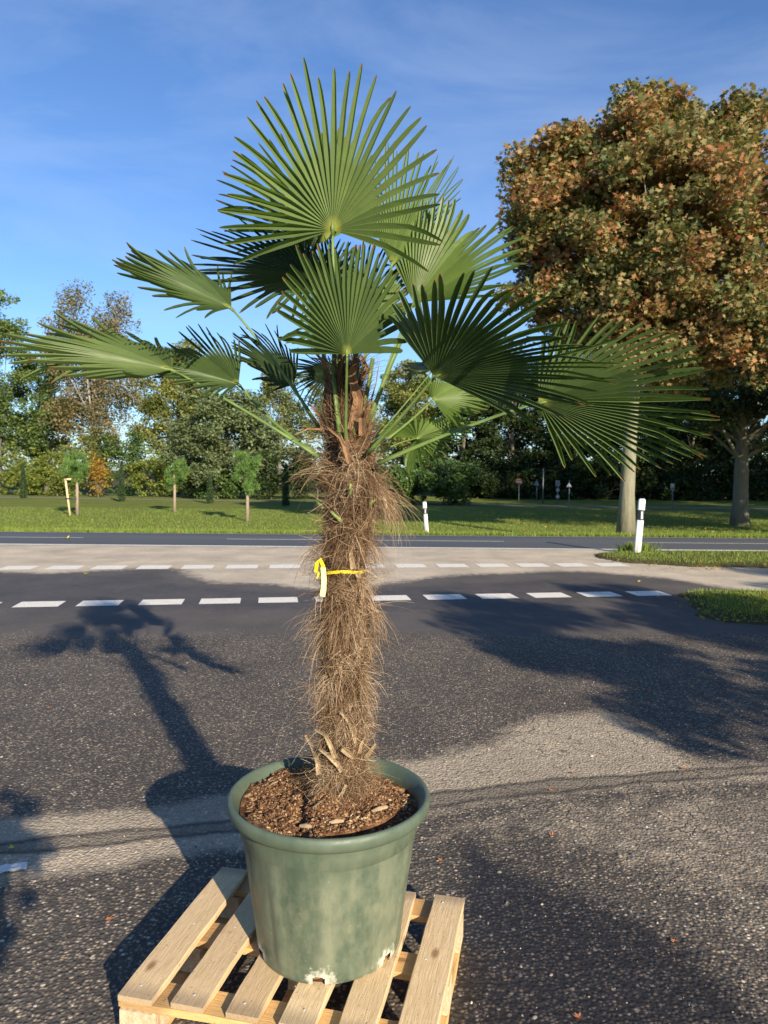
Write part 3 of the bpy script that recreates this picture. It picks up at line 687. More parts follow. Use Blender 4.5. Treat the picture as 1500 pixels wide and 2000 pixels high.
# small pines on stems
def pine(label, bx, by, topy, crown_rx, d, group='small pines on stems on the lawn'):
    z0 = float(gz(d)); b = at(bx, by, d); k = d/FPX; topz = at(bx, topy, d).z; H_ = topz-z0
    t = thing('pine_sapling', label, 'young tree', (b.x, d, z0), group)
    mb = MB(); mb.tube([(b.x, d, z0-.03), (b.x+.01, d, z0+H_*.4), (b.x-.02, d, z0+H_*.8)], [.075, .062, .02], 8); mb.build('trunk', M['stem'], t, smooth=True)
    n = 6500; rx = crown_rx*k; cz = z0+H_*.70; rz = H_*.30
    nc = 26; u = rng.normal(size=(nc, 3)); u /= np.linalg.norm(u, axis=1)[:, None]
    C = np.array([b.x, d, cz])+u*np.array([rx, rx, rz])*rng.uniform(.25, 1.0, nc)[:, None]
    kx = rng.integers(0, nc, n); dd = rng.normal(size=(n, 3)); dd[:, 2] += .7; dd /= np.linalg.norm(dd, axis=1)[:, None]
    A = C[kx]+rng.normal(size=(n, 3))*.05; L_ = rng.uniform(.14, .26, n)[:, None]; B = A+dd*L_
    s = np.cross(dd, rng.normal(size=(n, 3))); s /= np.linalg.norm(s, axis=1)[:, None]; s *= .011
    V = np.stack([A-s, A+s, B], 1).reshape(-1, 3)
    mk('crown', V, np.arange(3*n).reshape(-1, 3), L_pine, t, fattrs=dict(rnd=rng.random(n)))
    return t
pine('small round pine on a bare stem beside the leaning wooden stake', 151, 1008, 876, 36, 32.)
pine('smallest round pine, on a bare stem in the middle of the left lawn', 341, 1002, 893, 29, 35.)
pine('small round pine on a bare stem nearest the palm trunk', 483, 1017, 884, 32, 29.2)
# leaning stake with crossbar
d = 31.7; a = at(137, 1008, d); b = at(128, 938, d); z0 = float(gz(d))
st = thing('tree_stake', 'pale wooden stake leaning left with a short crossbar beside a small pine', 'stake', (a.x, d, z0))
mb = MB(); mb.tube([(a.x, d, z0-.05), (b.x, d, b.z)], .045, 8); mb.build('stake', M['stake'], st, smooth=True)
c = at(140, 937, d); mb = MB(); mb.tube([(b.x-.04, d-.05, b.z+.03), (c.x, d-.05, c.z+.03)], .04, 8); mb.build('crossbar', M['stake'], st, smooth=True)
mb = MB(); p = at(131, 974, d); q = at(150, 974, d); mb.tube([(p.x-.05, d-.04, p.z), (q.x, d-.03, q.z)], .03, 6); mb.build('strap', M['black'], st, smooth=True)
# slim columnar conifers
for lb, cx, base, top in [('slim dark columnar conifer near the left edge of the lawn', 46, 980, 905), ('slim dark columnar conifer between the first two pines', 238, 985, 905),
                          ('slim dark columnar conifer between the second and third pine', 410, 987, 925), ('slim dark columnar conifer just left of the palm trunk', 558, 992, 905)]:
    d = 2.0*FPX/(base-921); b = at(cx, base, d); t = thing('columnar_conifer', lb, 'young tree', (b.x, d, -.5), 'slim conifers along the footpath')
    zt = at(cx, top, d).z; n = 3200; f = rng.random(n); r_ = .22*(1-f**2*.8)*np.sqrt(rng.random(n)); a_ = rng.uniform(0, 6.28, n)
    P = np.stack([b.x+np.cos(a_)*r_, d+np.sin(a_)*r_, -.45+f*(zt+.45)], 1); V, F = leaf_array(P, .11, aspect=.35, up=.0)
    mk('crown', V, F, L_cyp, t, fattrs=dict(rnd=rng.random(n)))
    mb = MB(); mb.tube([(b.x, d, -.52), (b.x, d, zt*.8)], [.03, .01], 6); mb.build('trunk', M['bark'], t)

# ------------------------------------------------------------------ delineator posts
def delineator(label, base, top, d, scale=1.0):
    z0 = float(gz(d)); b = at(*base, d); tp = at(*top, d)
    t = thing('delineator_post', label, 'road post', (b.x, d, z0), 'white delineator posts beside the main road')
    ax = Vector((tp.x-b.x, 0, tp.z-z0)); H_ = ax.length; ax.normalize(); ux = Vector((ax.z, 0, -ax.x)); uy = Vector((0, 1, 0))
    def ring(f, s, hy=0): # rounded triangular section like the real posts
        pts = []
        for q, w in ((-150, .9), (-90, 1.0), (-30, .9), (10, .85), (90, .55), (170, .85)):
            r = s*w; g = math.radians(q)
            pts.append(Vector((b.x, d, z0))+ax*(H_*f)+ux*math.cos(g)*r+uy*math.sin(g)*r)
        return pts
    def sec(name, fs, mat):
        V = []; F = []; n = 6
        for f, s in fs: V += ring(f, s)
        for i in range(len(fs)-1):
            for k in range(n): F.append((i*n+k, i*n+(k+1) % n, (i+1)*n+(k+1) % n, (i+1)*n+k))
        F.append(tuple(range(n-1, -1, -1))); F.append(tuple(range((len(fs)-1)*n, len(fs)*n)))
        return mk(name, V, F, mat, t)
    s = .072*scale
    sec('body', [(-.03, s), (.62, s)], M['white']); sec('black_band', [(.621, s*.985), (.80, s*.985)], M['black']); sec('cap', [(.801, s), (.97, s*1.02), (1.0, s*.72)], M['white'])
    mb = MB(); p = Vector((b.x, d-s*1.0, z0))+ax*(H_*.71); mb.box(p.x-.018, p.x+.018, p.y-.006, p.y+.003, p.z-.07, p.z+.07); mb.build('reflector', M['reflector'], t)
    return t
delineator('white delineator post leaning right on the near grass verge beside the maple trunk', (1244, 1081), (1254, 974), 13.6)
delineator('white delineator post across the road on the lawn right of the palm trunk', (834, 1040), (829, 980), 23.2)
# weeds round the nearer post
b = G(1243, 1080); n = 500; bx = b.x+rng.normal(0, .16, n); by = b.y+rng.normal(0, .07, n)
blades('weed_tuft', bx, by, np.full(n, .03), .08, .22, .022, M['blade'], label='taller weeds round the foot of the nearer white post', cat='weeds', lean=.9)

# ------------------------------------------------------------------ small signs in the shade
def signpost(label, cx, base, top, plates, d=None):
    d = d or 2.0*FPX/(base-922); b = at(cx, base, d)
    t = thing('traffic_sign', label, 'sign', (b.x, d, -.5), None); zt = at(cx, top, d).z
    mb = MB(); mb.tube([(b.x, d, -.52), (b.x, d, zt)], .035, 8); mb.build('pole', M['steel'], t, smooth=True)
    for kind, row, half, mt in plates:
        c = at(cx, row, d); r = half*d/FPX; y0 = d-.05
        if kind == 'disc': sh_ = [(math.cos(a)*r, math.sin(a)*r) for a in np.linspace(0, 2*math.pi, 20, endpoint=False)]
        elif kind == 'oct': sh_ = [(math.cos(a)*r, math.sin(a)*r) for a in np.linspace(math.pi/8, 2*math.pi+math.pi/8, 8, endpoint=False)]
        elif kind == 'tri': sh_ = [(-r, -r*.8), (r, -r*.8), (0, r)]
        elif kind == 'tridown': sh_ = [(0, -r), (r, r*.8), (-r, r*.8)]
        else: sh_ = [(-r*.8, -r), (r*.8, -r), (r*.8, r), (-r*.8, r)]
        n = len(sh_); V = [(c.x+x_, y0, c.z+z_) for x_, z_ in sh_]+[(c.x+x_, y0+.02, c.z+z_) for x_, z_ in sh_]
        F = [tuple(range(n)), tuple(range(2*n-1, n-1, -1))]+[(i, i+n, (i+1) % n+n, (i+1) % n) for i in range(n)]
        mk('plate', V, F, mt, t)
        if mt is M['red']:
            mk('inner_disc', [(c.x+x_*.72, y0-.003, c.z+z_*.2) for x_, z_ in sh_], [tuple(range(n))], M['signwhite'], t)
    return t
signpost('round red sign on a thin pole in the shaded wood edge', 1013, 980, 935, [('disc', 941, 6.5, M['red'])])
signpost('small grey blue sign just right of the round red one', 1048, 978, 936, [('tri', 943, 6, M['signgrey'])])
signpost('tall bare grey pole left of the double white sign', 1060, 983, 915, [('rect', 917, 1.5, M['steel'])])
signpost('pole carrying a blue plate above two small white plates', 1089, 985, 938, [('rect', 944, 5.5, M['signgrey']), ('disc', 957, 3.6, M['signwhite']), ('disc', 970, 3.6, M['signwhite'])])
signpost('small triangular white sign left of the maple trunk', 1111, 992, 938, [('tri', 947, 5.5, M['signwhite'])])
signpost('narrow sign with white top right beside the maple trunk', 1216, 985, 943, [('rect', 947, 3.0, M['signwhite']), ('rect', 958, 4, M['signblue'])])
signpost('lone white sign on a pole right of the nearer white post', 1313, 990, 944, [('rect', 949, 5, M['signwhite']), ('tridown', 957, 5.0, M['signgrey'])])

# ------------------------------------------------------------------ pallet
PB = G(435, 1690, .144); PR = G(908, 1753, .144); U = (PR-PB); WID = U.length; U.normalize(); Vd = Vector((U.y, -U.x, 0)); Vd = Vd if Vd.y < 0 else -Vd
LEN = .64
pang = math.atan2(U.y, U.x); pc = PB+U*WID/2+Vd*LEN/2
pal = thing('wooden_pallet', 'small pale wooden pallet with six deck boards under the green pot', 'pallet', (pc.x, pc.y, 0)); pal.rotation_euler = (0, 0, pang)
def board(name, cx, cy, sx, sy, z0, z1, mat, ch=.0025, rot=0):
    """board centred on its own origin, long axis local y"""
    mb = MB(); n = 7; hx, hy = sx/2, sy/2; hz = (z1-z0)/2
    V = []; F = []
    for i in range(n+1):
        y_ = -hy+sy*i/n; k = ch if i in (0, n) else 0
        j = [random.uniform(-.0016, .0016) for _ in range(2)]
        sec = [(-hx+k+j[0], -hz+ch), (-hx+ch+j[0], -hz+k), (hx-ch+j[1], -hz+k), (hx-k+j[1], -hz+ch), (hx-k+j[1], hz-ch), (hx-ch+j[1], hz-k), (-hx+ch+j[0], hz-k), (-hx+k+j[0], hz-ch)]
        V += [(a_, y_, b_) for a_, b_ in sec]
    for i in range(n):
        for k in range(8): F.append((i*8+k, i*8+(k+1) % 8, i*8+8+(k+1) % 8, i*8+8+k))
    F.append(tuple(range(8))); F.append(tuple(range(n*8+7, n*8-1, -1)))
    o = mk(name, V, F, mat, pal, local=True); o.location = (cx, cy, (z0+z1)/2); o.rotation_euler = (0, 0, rot)
    return o
bw = .100; pit = (WID-bw)/5
for i in range(6):
    wv = bw*(1.0 if i in (0, 5) else .93)
    o = board('deck_board', -WID/2+bw/2+pit*i+random.uniform(-.004, .004)*(0 < i < 5), random.uniform(-.004, .004), wv, LEN, .123, .144, M['wood'], .003, random.uniform(-.008, .008))
    for yy in (-LEN/2+.045, 0, LEN/2-.045):
        mb = MB()
        mb.lathe([(0.0001, .0113), (.0032, .0113), (.0036, .0104)], (random.uniform(-.026, .026), yy+random.uniform(-.010, .010), 0), 8)
        mb.build('nail_head', M['reflector'], o, local=True)
for yy in (-LEN/2+.05, 0, LEN/2-.05):
    board('cross_board', 0, yy, .095, WID-.004, .102, .1225, M['wood2'], rot=math.pi/2)
    for xx in (-WID/2+.052, 0, WID/2-.052):
        board('block', xx, yy, .098, .098, .0215, .1015, M['chip'])
for xx in (-WID/2+.052, 0, WID/2-.052):
    board('bottom_board', xx, 0, .096, LEN-.006, .001, .021, M['wood2'])

# ------------------------------------------------------------------ pot
PC = Vector((-.150, 2.088, .1455))
pot = thing('plant_pot', 'large round green plastic pot with rolled rim and lime-crusted drain holes', 'plant pot', PC)
prof = [(.1985, .0), (.2035, .002), (.2065, .012), (.2075, .026), (.2090, .045), (.2180, .12), (.2300, .21), (.2420, .29), (.2475, .328), (.2500, .334), (.2530, .338), (.2560, .365), (.2590, .388), (.2610, .3935),
        (.270, .3930), (.279, .3945), (.2850, .400), (.2890, .410), (.2895, .421), (.2865, .4315), (.2810, .4350), (.2745, .4330), (.2690, .4250), (.2610, .412), (.2540, .39), (.2500, .36), (.2400, .28), (.2220, .14), (.2050, .045), (.202, .02)]
prof = [p for i, p in enumerate(prof[:-1]) for p in ([p] if not (1 <= i <= 5) else [tuple(p[k]+(prof[i+1][k]-p[k])*q/4 for k in (0, 1)) for q in range(4)])]+[prof[-1]]
n = 240; V = []; A = []
notch = [math.radians(a) for a in (209, 267, 326, 26, 88, 146)]
def nd(a): return min(abs((a-q+math.pi) % (2*math.pi)-math.pi) for q in notch)
for i, (r, z) in enumerate(prof):
    for k in range(n):
        a = 2*math.pi*k/n; rr = r
        if i < 25: rr += .0045*max(0, math.sin(a*11))**3*min(1, z/.05)*(1 if z < .32 else 0)+.0022*math.sin(a*3+1)
        V.append((rr*math.cos(a), rr*math.sin(a), z))
        dn = nd(a)*.207; q = math.hypot(max(0, dn-.014), max(0, z-.020))
        A.append(max(0, 1-q/.060)*.98 if z < .13 and i < 28 else 0); A[-1] = max(A[-1], .52-z*22) if i < 28 else 0
z_of = lambda i: prof[i][1]
# finer rows low down for the crust mask are supplied by the profile's first rings
F = []
for i in range(len(prof)-1):
    for k in range(n):
        a = 2*math.pi*(k+.5)/n
        if z_of(i) < .026 and nd(a)*.207 < .0165*math.sqrt(max(.05, 1-(max(0, z_of(i)-.012)/.016)**2)) and i < 20: continue
        if i >= len(prof)-2 and nd(a)*.207 < .02: continue
        F.append((i*n+k, i*n+(k+1) % n, (i+1)*n+(k+1) % n, (i+1)*n+k))
mk('wall', V, F, M['pot'], pot, attrs=dict(crust=A), smooth=True, local=True)
mb = MB(); mb.lathe([(.0001, .003), (.195, .003), (.197, .03), (.12, .05)], (0, 0, 0), 48); mb.build('root_ball', M['soil'], pot, smooth=True, local=True)
# soil
nr, na = 30, 72; V = []; F = []
from mathutils import noise as mn
def soilz(x, y):
    r = math.hypot(x, y); q = mn.fractal((x*9, y*9, 1.7), 1.0, 2.0, 4); q2 = mn.fractal((x*30, y*30, 4), 1.0, 2.0, 3)
    mound = .055*math.exp(-(math.hypot(x-.02, y-.02)/.11)**2)
    trench = -.022*math.exp(-((x+.07)/.018)**2)*(1 if y < .05 else .3)
    return .404+mound+.013*q+.007*q2+trench+(-.012 if x > 0 and r > .2 else .004)
for i in range(nr+1):
    r = .2535*i/nr
    for k in range(na):
        a = 2*math.pi*k/na; x_, y_ = r*math.cos(a), r*math.sin(a); V.append((x_, y_, soilz(x_, y_)))
for i in range(nr):
    for k in range(na): F.append((i*na+k, i*na+(k+1) % na, (i+1)*na+(k+1) % na, (i+1)*na+k))
mk('soil', V, F, M['soil'], pot, smooth=False, local=True)
n = 9000; r = .236*np.sqrt(rng.random(n)); a = rng.uniform(0, 6.283, n); X = r*np.cos(a); Y = r*np.sin(a)
Z = np.array([soilz(x_, y_) for x_, y_ in zip(X, Y)])
sz = np.minimum(rng.gamma(1.5, .0016, n)+.0012, .0062)
D = rng.normal(size=(n, 3)); D[:, 2] *= .5; D /= np.linalg.norm(D, axis=1)[:, None]; E_ = np.cross(D, rng.normal(size=(n, 3))); E_ /= np.linalg.norm(E_, axis=1)[:, None]; N_ = np.cross(D, E_)
C = np.stack([X, Y, Z+sz*.3], 1); ell = rng.uniform(1, 2.2, n)[:, None]; s = sz[:, None]
V = np.stack([C-D*s*ell, C+E_*s*.8, C+D*s*ell, C-E_*s*.8, C+N_*s*.6, C-N_*s*.6], 1).reshape(-1, 3)
T = np.array([(0, 1, 4), (1, 2, 4), (2, 3, 4), (3, 0, 4), (1, 0, 5), (2, 1, 5), (3, 2, 5), (0, 3, 5)])
F = (np.arange(n)[:, None, None]*6+T[None]).reshape(-1, 3)
mk('bark_chips', V, F, M['bits'], pot, fattrs=dict(rnd=np.repeat(rng.random(n)**1.1, 8)), kind='stuff', local=True)
for x_, y_, a_, l_ in [(.145, -.10, .5, .05), (-.05, -.17, -.3, .035), (-.175, .075, .9, .04), (.03, -.15, .15, .04), (-.02, -.09, 1.0, .05)]:
    mb = MB(); c_, s_ = math.cos(a_), math.sin(a_); z_ = soilz(x_, y_)+.008
    mb.tube([(x_-c_*l_/2, y_-s_*l_/2, z_), (x_, y_, z_+.004), (x_+c_*l_/2, y_+s_*l_/2, z_+.003)], [.004, .006, .004], 6, flat=.5)
    mb.build('wood_chip', M['stub'], pot, local=True)

# ------------------------------------------------------------------ palm
TY = 2.11
palm = thing('fan_palm', 'potted fan palm with a shaggy brown fibre trunk and big fan leaves', 'palm tree', (PC.x+.02, TY, .54))
tr_px = [(668, 1560, 62), (668, 1500, 54), (671, 1440, 49), (672, 1380, 50), (672, 1300, 51), (677, 1200, 50), (671, 1150, 49), (669, 1105, 50), (676, 1050, 52), (686, 1000, 56), (690, 950, 60), (686, 900, 57), (681, 855, 46), (678, 810, 31), (680, 760, 20), (684, 715, 9)]
axis = [at(x_, y_, TY) for x_, y_, _ in tr_px]; rad = [w*.86*TY/FPX for _, _, w in tr_px]
zs = np.array([p.z for p in axis]); xs_ = np.array([p.x for p in axis]); rs_ = np.array(rad)
def tax(z): return np.interp(z, zs, xs_)
def trd(z): return np.interp(z, zs, rs_)
nz_, na = 130, 40; V = []; F = []
z0, z1 = zs[0], zs[-1]
for i in range(nz_+1):
    z_ = z0+(z1-z0)*i/nz_
    for k in range(na):
        a = 2*math.pi*k/na; r = float(trd(z_))*(.88+.10*mn.noise((math.cos(a)*1.6, math.sin(a)*1.6, z_*7))+.07*mn.noise((math.cos(a)*5, math.sin(a)*5, z_*26)))
        V.append((float(tax(z_))+r*math.cos(a), TY+r*math.sin(a), z_))
for i in range(nz_):
    for k in range(na): F.append((i*na+k, i*na+(k+1) % na, (i+1)*na+(k+1) % na, (i+1)*na+k))
F.append(tuple(range(nz_*na, (nz_+1)*na)))
mk('trunk', V, F, M['core'], palm, smooth=True)
# fibres
def strands(n, zlo, zhi, length, out, upw, grav, width, seg=6, rn=(0, 1), zc=None, curl=.5, name='fibre', side=None, rstart=.9):
    z = rng.uniform(zlo, zhi, n) if zc is None else np.clip(rng.normal(zc[0], zc[1], n), zlo, zhi)
    a = rng.uniform(0, 2*np.pi, n) if side is None else rng.normal(side[0], side[1], n)
    r = trd(z)*rng.uniform(rstart-.06, rstart+.1, n)
    P = np.stack([tax(z)+r*np.cos(a), TY+r*np.sin(a), z], 1)
    o_ = np.stack([np.cos(a), np.sin(a), np.zeros(n)], 1); t_ = np.stack([-np.sin(a), np.cos(a), np.zeros(n)], 1)
    dr = o_*rng.uniform(*out, n)[:, None]+t_*rng.normal(0, .55, n)[:, None]+np.array([0, 0, 1])*rng.uniform(*upw, n)[:, None]
    dr /= np.linalg.norm(dr, axis=1)[:, None]
    L_ = rng.uniform(*length, n)*rng.uniform(.5, 1, n); st_ = (L_/seg)[:, None]; g = rng.uniform(*grav, n)[:, None]; cu = rng.normal(size=(n, 3))*curl/seg
    pts = [P]
    for i in range(seg):
        dr = dr+np.array([0, 0, -1])*g/seg+cu+rng.normal(size=(n, 3))*.05; dr /= np.linalg.norm(dr, axis=1)[:, None]
        Q = pts[-1]+dr*st_
        # keep outside the trunk
        dx = Q[:, 0]-tax(Q[:, 2]); dy = Q[:, 1]-TY; rr = np.hypot(dx, dy); mn_ = trd(Q[:, 2])*.93; kk = rr < mn_
        f = np.where(kk, mn_/np.maximum(rr, 1e-4), 1); Q[:, 0] = tax(Q[:, 2])+dx*f; Q[:, 1] = TY+dy*f
        pts.append(Q)
    pts = np.stack(pts, 1); sd = np.cross(dr, rng.normal(size=(n, 3))); sd /= np.linalg.norm(sd, axis=1)[:, None]
    w = (rng.uniform(*width, n)/2)[:, None, None]*np.linspace(1, .35, seg+1)[None, :, None]
    Vv = np.stack([pts-sd[:, None]*w, pts+sd[:, None]*w], 2).reshape(-1, 3)
    b_ = np.arange(n)[:, None]*(seg+1)*2+np.arange(seg)[None]*2; b_ = b_.ravel()
    Fv = np.stack([b_, b_+1, b_+3, b_+2], 1)
    bnd = np.array([mn.noise((math.cos(q_)*2.2, math.sin(q_)*2.2, w__*17)) for q_, w__ in zip(a, z)])*.75
    return Vv, Fv, np.repeat(np.clip(rng.uniform(rn[0], rn[1], n)+bnd, 0, 1), seg)
zr = lambda row: at(680, row, TY).z
parts = [
 strands(14000, zr(1530), zr(870), (.04, .12), (-.25, .05), (-1, 1), (.0, .5), (.0010, .0020), rn=(0, .85), curl=1.7, rstart=.91),
 strands(4200, zr(1540), zr(1180), (.04, .10), (-.2, .12), (-1, .3), (.1, .8), (.0009, .0018), rn=(.35, 1), curl=1.5, rstart=.93),
 strands(900, zr(1540), zr(900), (.03, .07), (.0, .4), (-.8, .8), (.6, 2), (.0008, .0014), rn=(.3, .9), curl=1.2),
 strands(2600, zr(880), zr(725), (.06, .16), (.0, .1), (.3, 1), (0, .3), (.0010, .0022), rn=(0, .55), curl=.4),
]
def tuft(row, sig, n, length, rn, side=None, up=(-.2, .6), out=(.5, 1.1), gr=(1.6, 3.2), groups=9):
    for g in range(groups):
        a0 = rng.uniform(0, 6.28) if side is None else rng.normal(side[0], side[1])
        parts.append(strands(n//groups, 0, 9, length, out, up, gr, (.0008, .0015), rn=rn, zc=(zr(row+rng.normal(0, 14)), sig), curl=.55, seg=8, side=(a0, .28)))
tuft(1195, .016, 460, (.09, .18), (.4, 1)); tuft(1235, .016, 240, (.06, .14), (.4, 1)); tuft(1335, .016, 300, (.06, .13), (.4, 1)); tuft(1390, .014, 160, (.05, .10), (.4, 1))
tuft(1050, .016, 420, (.08, .17), (.25, .9)); tuft(1145, .014, 180, (.05, .10), (.3, .9))
tuft(950, .016, 250, (.12, .22), (.3, .95), side=(-.45, .4), up=(-.1, .3)); tuft(905, .016, 200, (.10, .18), (.3, .9), side=(-2.6, .5), up=(.2, .8), gr=(1, 2)); tuft(925, .02, 170, (.06, .13), (.3, .9))
parts.append(strands(110, zr(1500), zr(870), (.18, .30), (.7, 1.2), (-.3, .7), (1.4, 2.8), (.0006, .0010), rn=(.5, 1), curl=.9, seg=10))
parts.append(strands(1500, zr(1565), zr(1495), (.05, .12), (.3, 1.0), (-.8, .0), (.6, 1.6), (.0009, .0016), rn=(.2, .9), curl=1.5, rstart=1.0))
Vs, Fs, Rs = [], [], []; o0 = 0
for v, f, r in parts: Vs.append(v); Fs.append(f+o0); Rs.append(r); o0 += len(v)
mk('trunk_fibre', np.concatenate(Vs), np.concatenate(Fs), M['fibre'], palm, fattrs=dict(rnd=np.concatenate(Rs)), kind='stuff')

def strap(P, W, mat, name, parent, thick=.003, side=Vector((0, 1, 0)), cup=.3):
    """flat tapering strip along P with widths W and a thickness"""
    P = [Vector(p) for p in P]; V = []; F = []; m = 5
    for i, p in enumerate(P):
        t = (P[min(i+1, len(P)-1)]-P[max(i-1, 0)]).normalized(); s_ = t.cross(side)
        s_ = s_.normalized() if s_.length > 1e-4 else t.orthogonal(); nn_ = t.cross(s_).normalized(); w = W[i]/2
        for q in (-1, 0, 1): V.append(p+s_*w*q+nn_*(cup*w*(abs(q))))
        for q in (1, 0, -1): V.append(p+s_*w*q*.96+nn_*(cup*w*(abs(q))+thick))
    for i in range(len(P)-1):
        for k in range(6): F.append((i*6+k, i*6+(k+1) % 6, i*6+6+(k+1) % 6, i*6+6+k))
    F.append((5, 4, 3, 2, 1, 0)); b_ = (len(P)-1)*6; F.append(tuple(b_+k for k in range(6)))
    return mk(name, V, F, mat, parent, smooth=False)
def on_trunk(px, py, off=.0):
    """point on the front of the trunk seen at this pixel"""
    r = float(trd(zr(py)))+off; z_ = zr(py); x_ = at(px, py, TY-.08).x; dx = max(-r*.999, min(r*.999, x_-float(tax(z_))))
    return at(px, py, TY-math.sqrt(max(1e-6, r*r-dx*dx))*.98)
stubs = [([(597, 1435), (612, 1462), (622, 1490), (622, 1512)], [.008, .012, .018, .016], .02), ([(617, 1425), (637, 1436), (648, 1460), (655, 1480)], [.006, .012, .016, .018], .018),
         ([(625, 1462), (642, 1475), (660, 1492), (668, 1506)], [.008, .013, .017, .015], .014), ([(664, 1390), (680, 1406), (690, 1430), (694, 1450)], [.006, .010, .012, .010], .008),
         ([(668, 1460), (680, 1470), (690, 1478)], [.020, .020, .014], .016), ([(733, 1452), (724, 1466), (714, 1480)], [.008, .014, .020], .012),
         ([(712, 1440), (705, 1455), (702, 1470)], [.005, .012, .014], .008), ([(676, 1532), (668, 1548), (660, 1560)], [.010, .012, .012], .012),
         ([(685, 1078), (687, 1092), (690, 1110)], [.012, .018, .020], .008), ([(698, 1118), (704, 1140), (708, 1168)], [.016, .018, .014], .006)]
for pts, w, off in stubs:
    w = [q*.8 for q in w]
    P = [on_trunk(a_, b_, off*(1-.8*i/(len(pts)-1))) for i, (a_, b_) in enumerate(pts)]
    strap(P, w, M['stub'], 'leaf_stub', palm, .005, cup=.45)
for pts, w in [([(702, 962), (686, 946), (684, 944)], 0), ([(617, 978), (632, 993)], 0), ([(646, 999), (667, 1018)], 0), ([(735, 974), (720, 985)], 0), ([(685, 945), (684, 968)], 0)][1:]:
    P = [on_trunk(a_, b_, .018-.012*i) for i, (a_, b_) in enumerate(pts)]
    mb = MB(); mb.tube(P, [.0045, .006], 8, flat=.7); mb.build('cut_stalk', M['stubgreen'], palm, smooth=True)
def A3(L, Y=TY): return [at(q[0], q[1], Y if len(q) < 3 else q[2]) for q in L]
for pts, w in [([(662, 850), (640, 790), (642, 735), (630, 705), (608, 680)], [.03, .028, .018, .010, .004]), ([(690, 840, 2.06), (700, 780, 2.06), (686, 730, 2.04), (700, 700, 2.02)], [.034, .028, .022, .016]),
               ([(718, 850), (716, 800), (700, 760), (718, 720), (705, 695)], [.03, .024, .014, .012, .008]), ([(650, 840, 2.16), (655, 760, 2.16), (668, 700, 2.16)], [.03, .026, .014]),
               ([(636, 850), (626, 812), (606, 792), (600, 788)], [.02, .012, .006, .003]), ([(708, 850, 2.05), (706, 815, 2.03), (712, 800, 2.0)], [.022, .014, .006]),
               ([(575, 850, 2.0), (600, 838, 2.02), (628, 838, 2.05)], [.002, .004, .006]), ([(640, 835, 2.0), (664, 855, 1.99), (683, 893, 2.0)], [.004, .008, .012]), ([(720, 800), (734, 750), (741, 706)], [.006, .003, .0015]),
               ([(612, 935, 2.05), (628, 925, 2.03), (640, 938, 2.01)], [.005, .006, .007]), ([(672, 845, 2.01), (676, 880, 1.99), (682, 905, 1.99)], [.02, .016, .01])]:
    strap(A3(pts), w, M['sheath'], 'dead_sheath', palm, .0015, cup=.5)

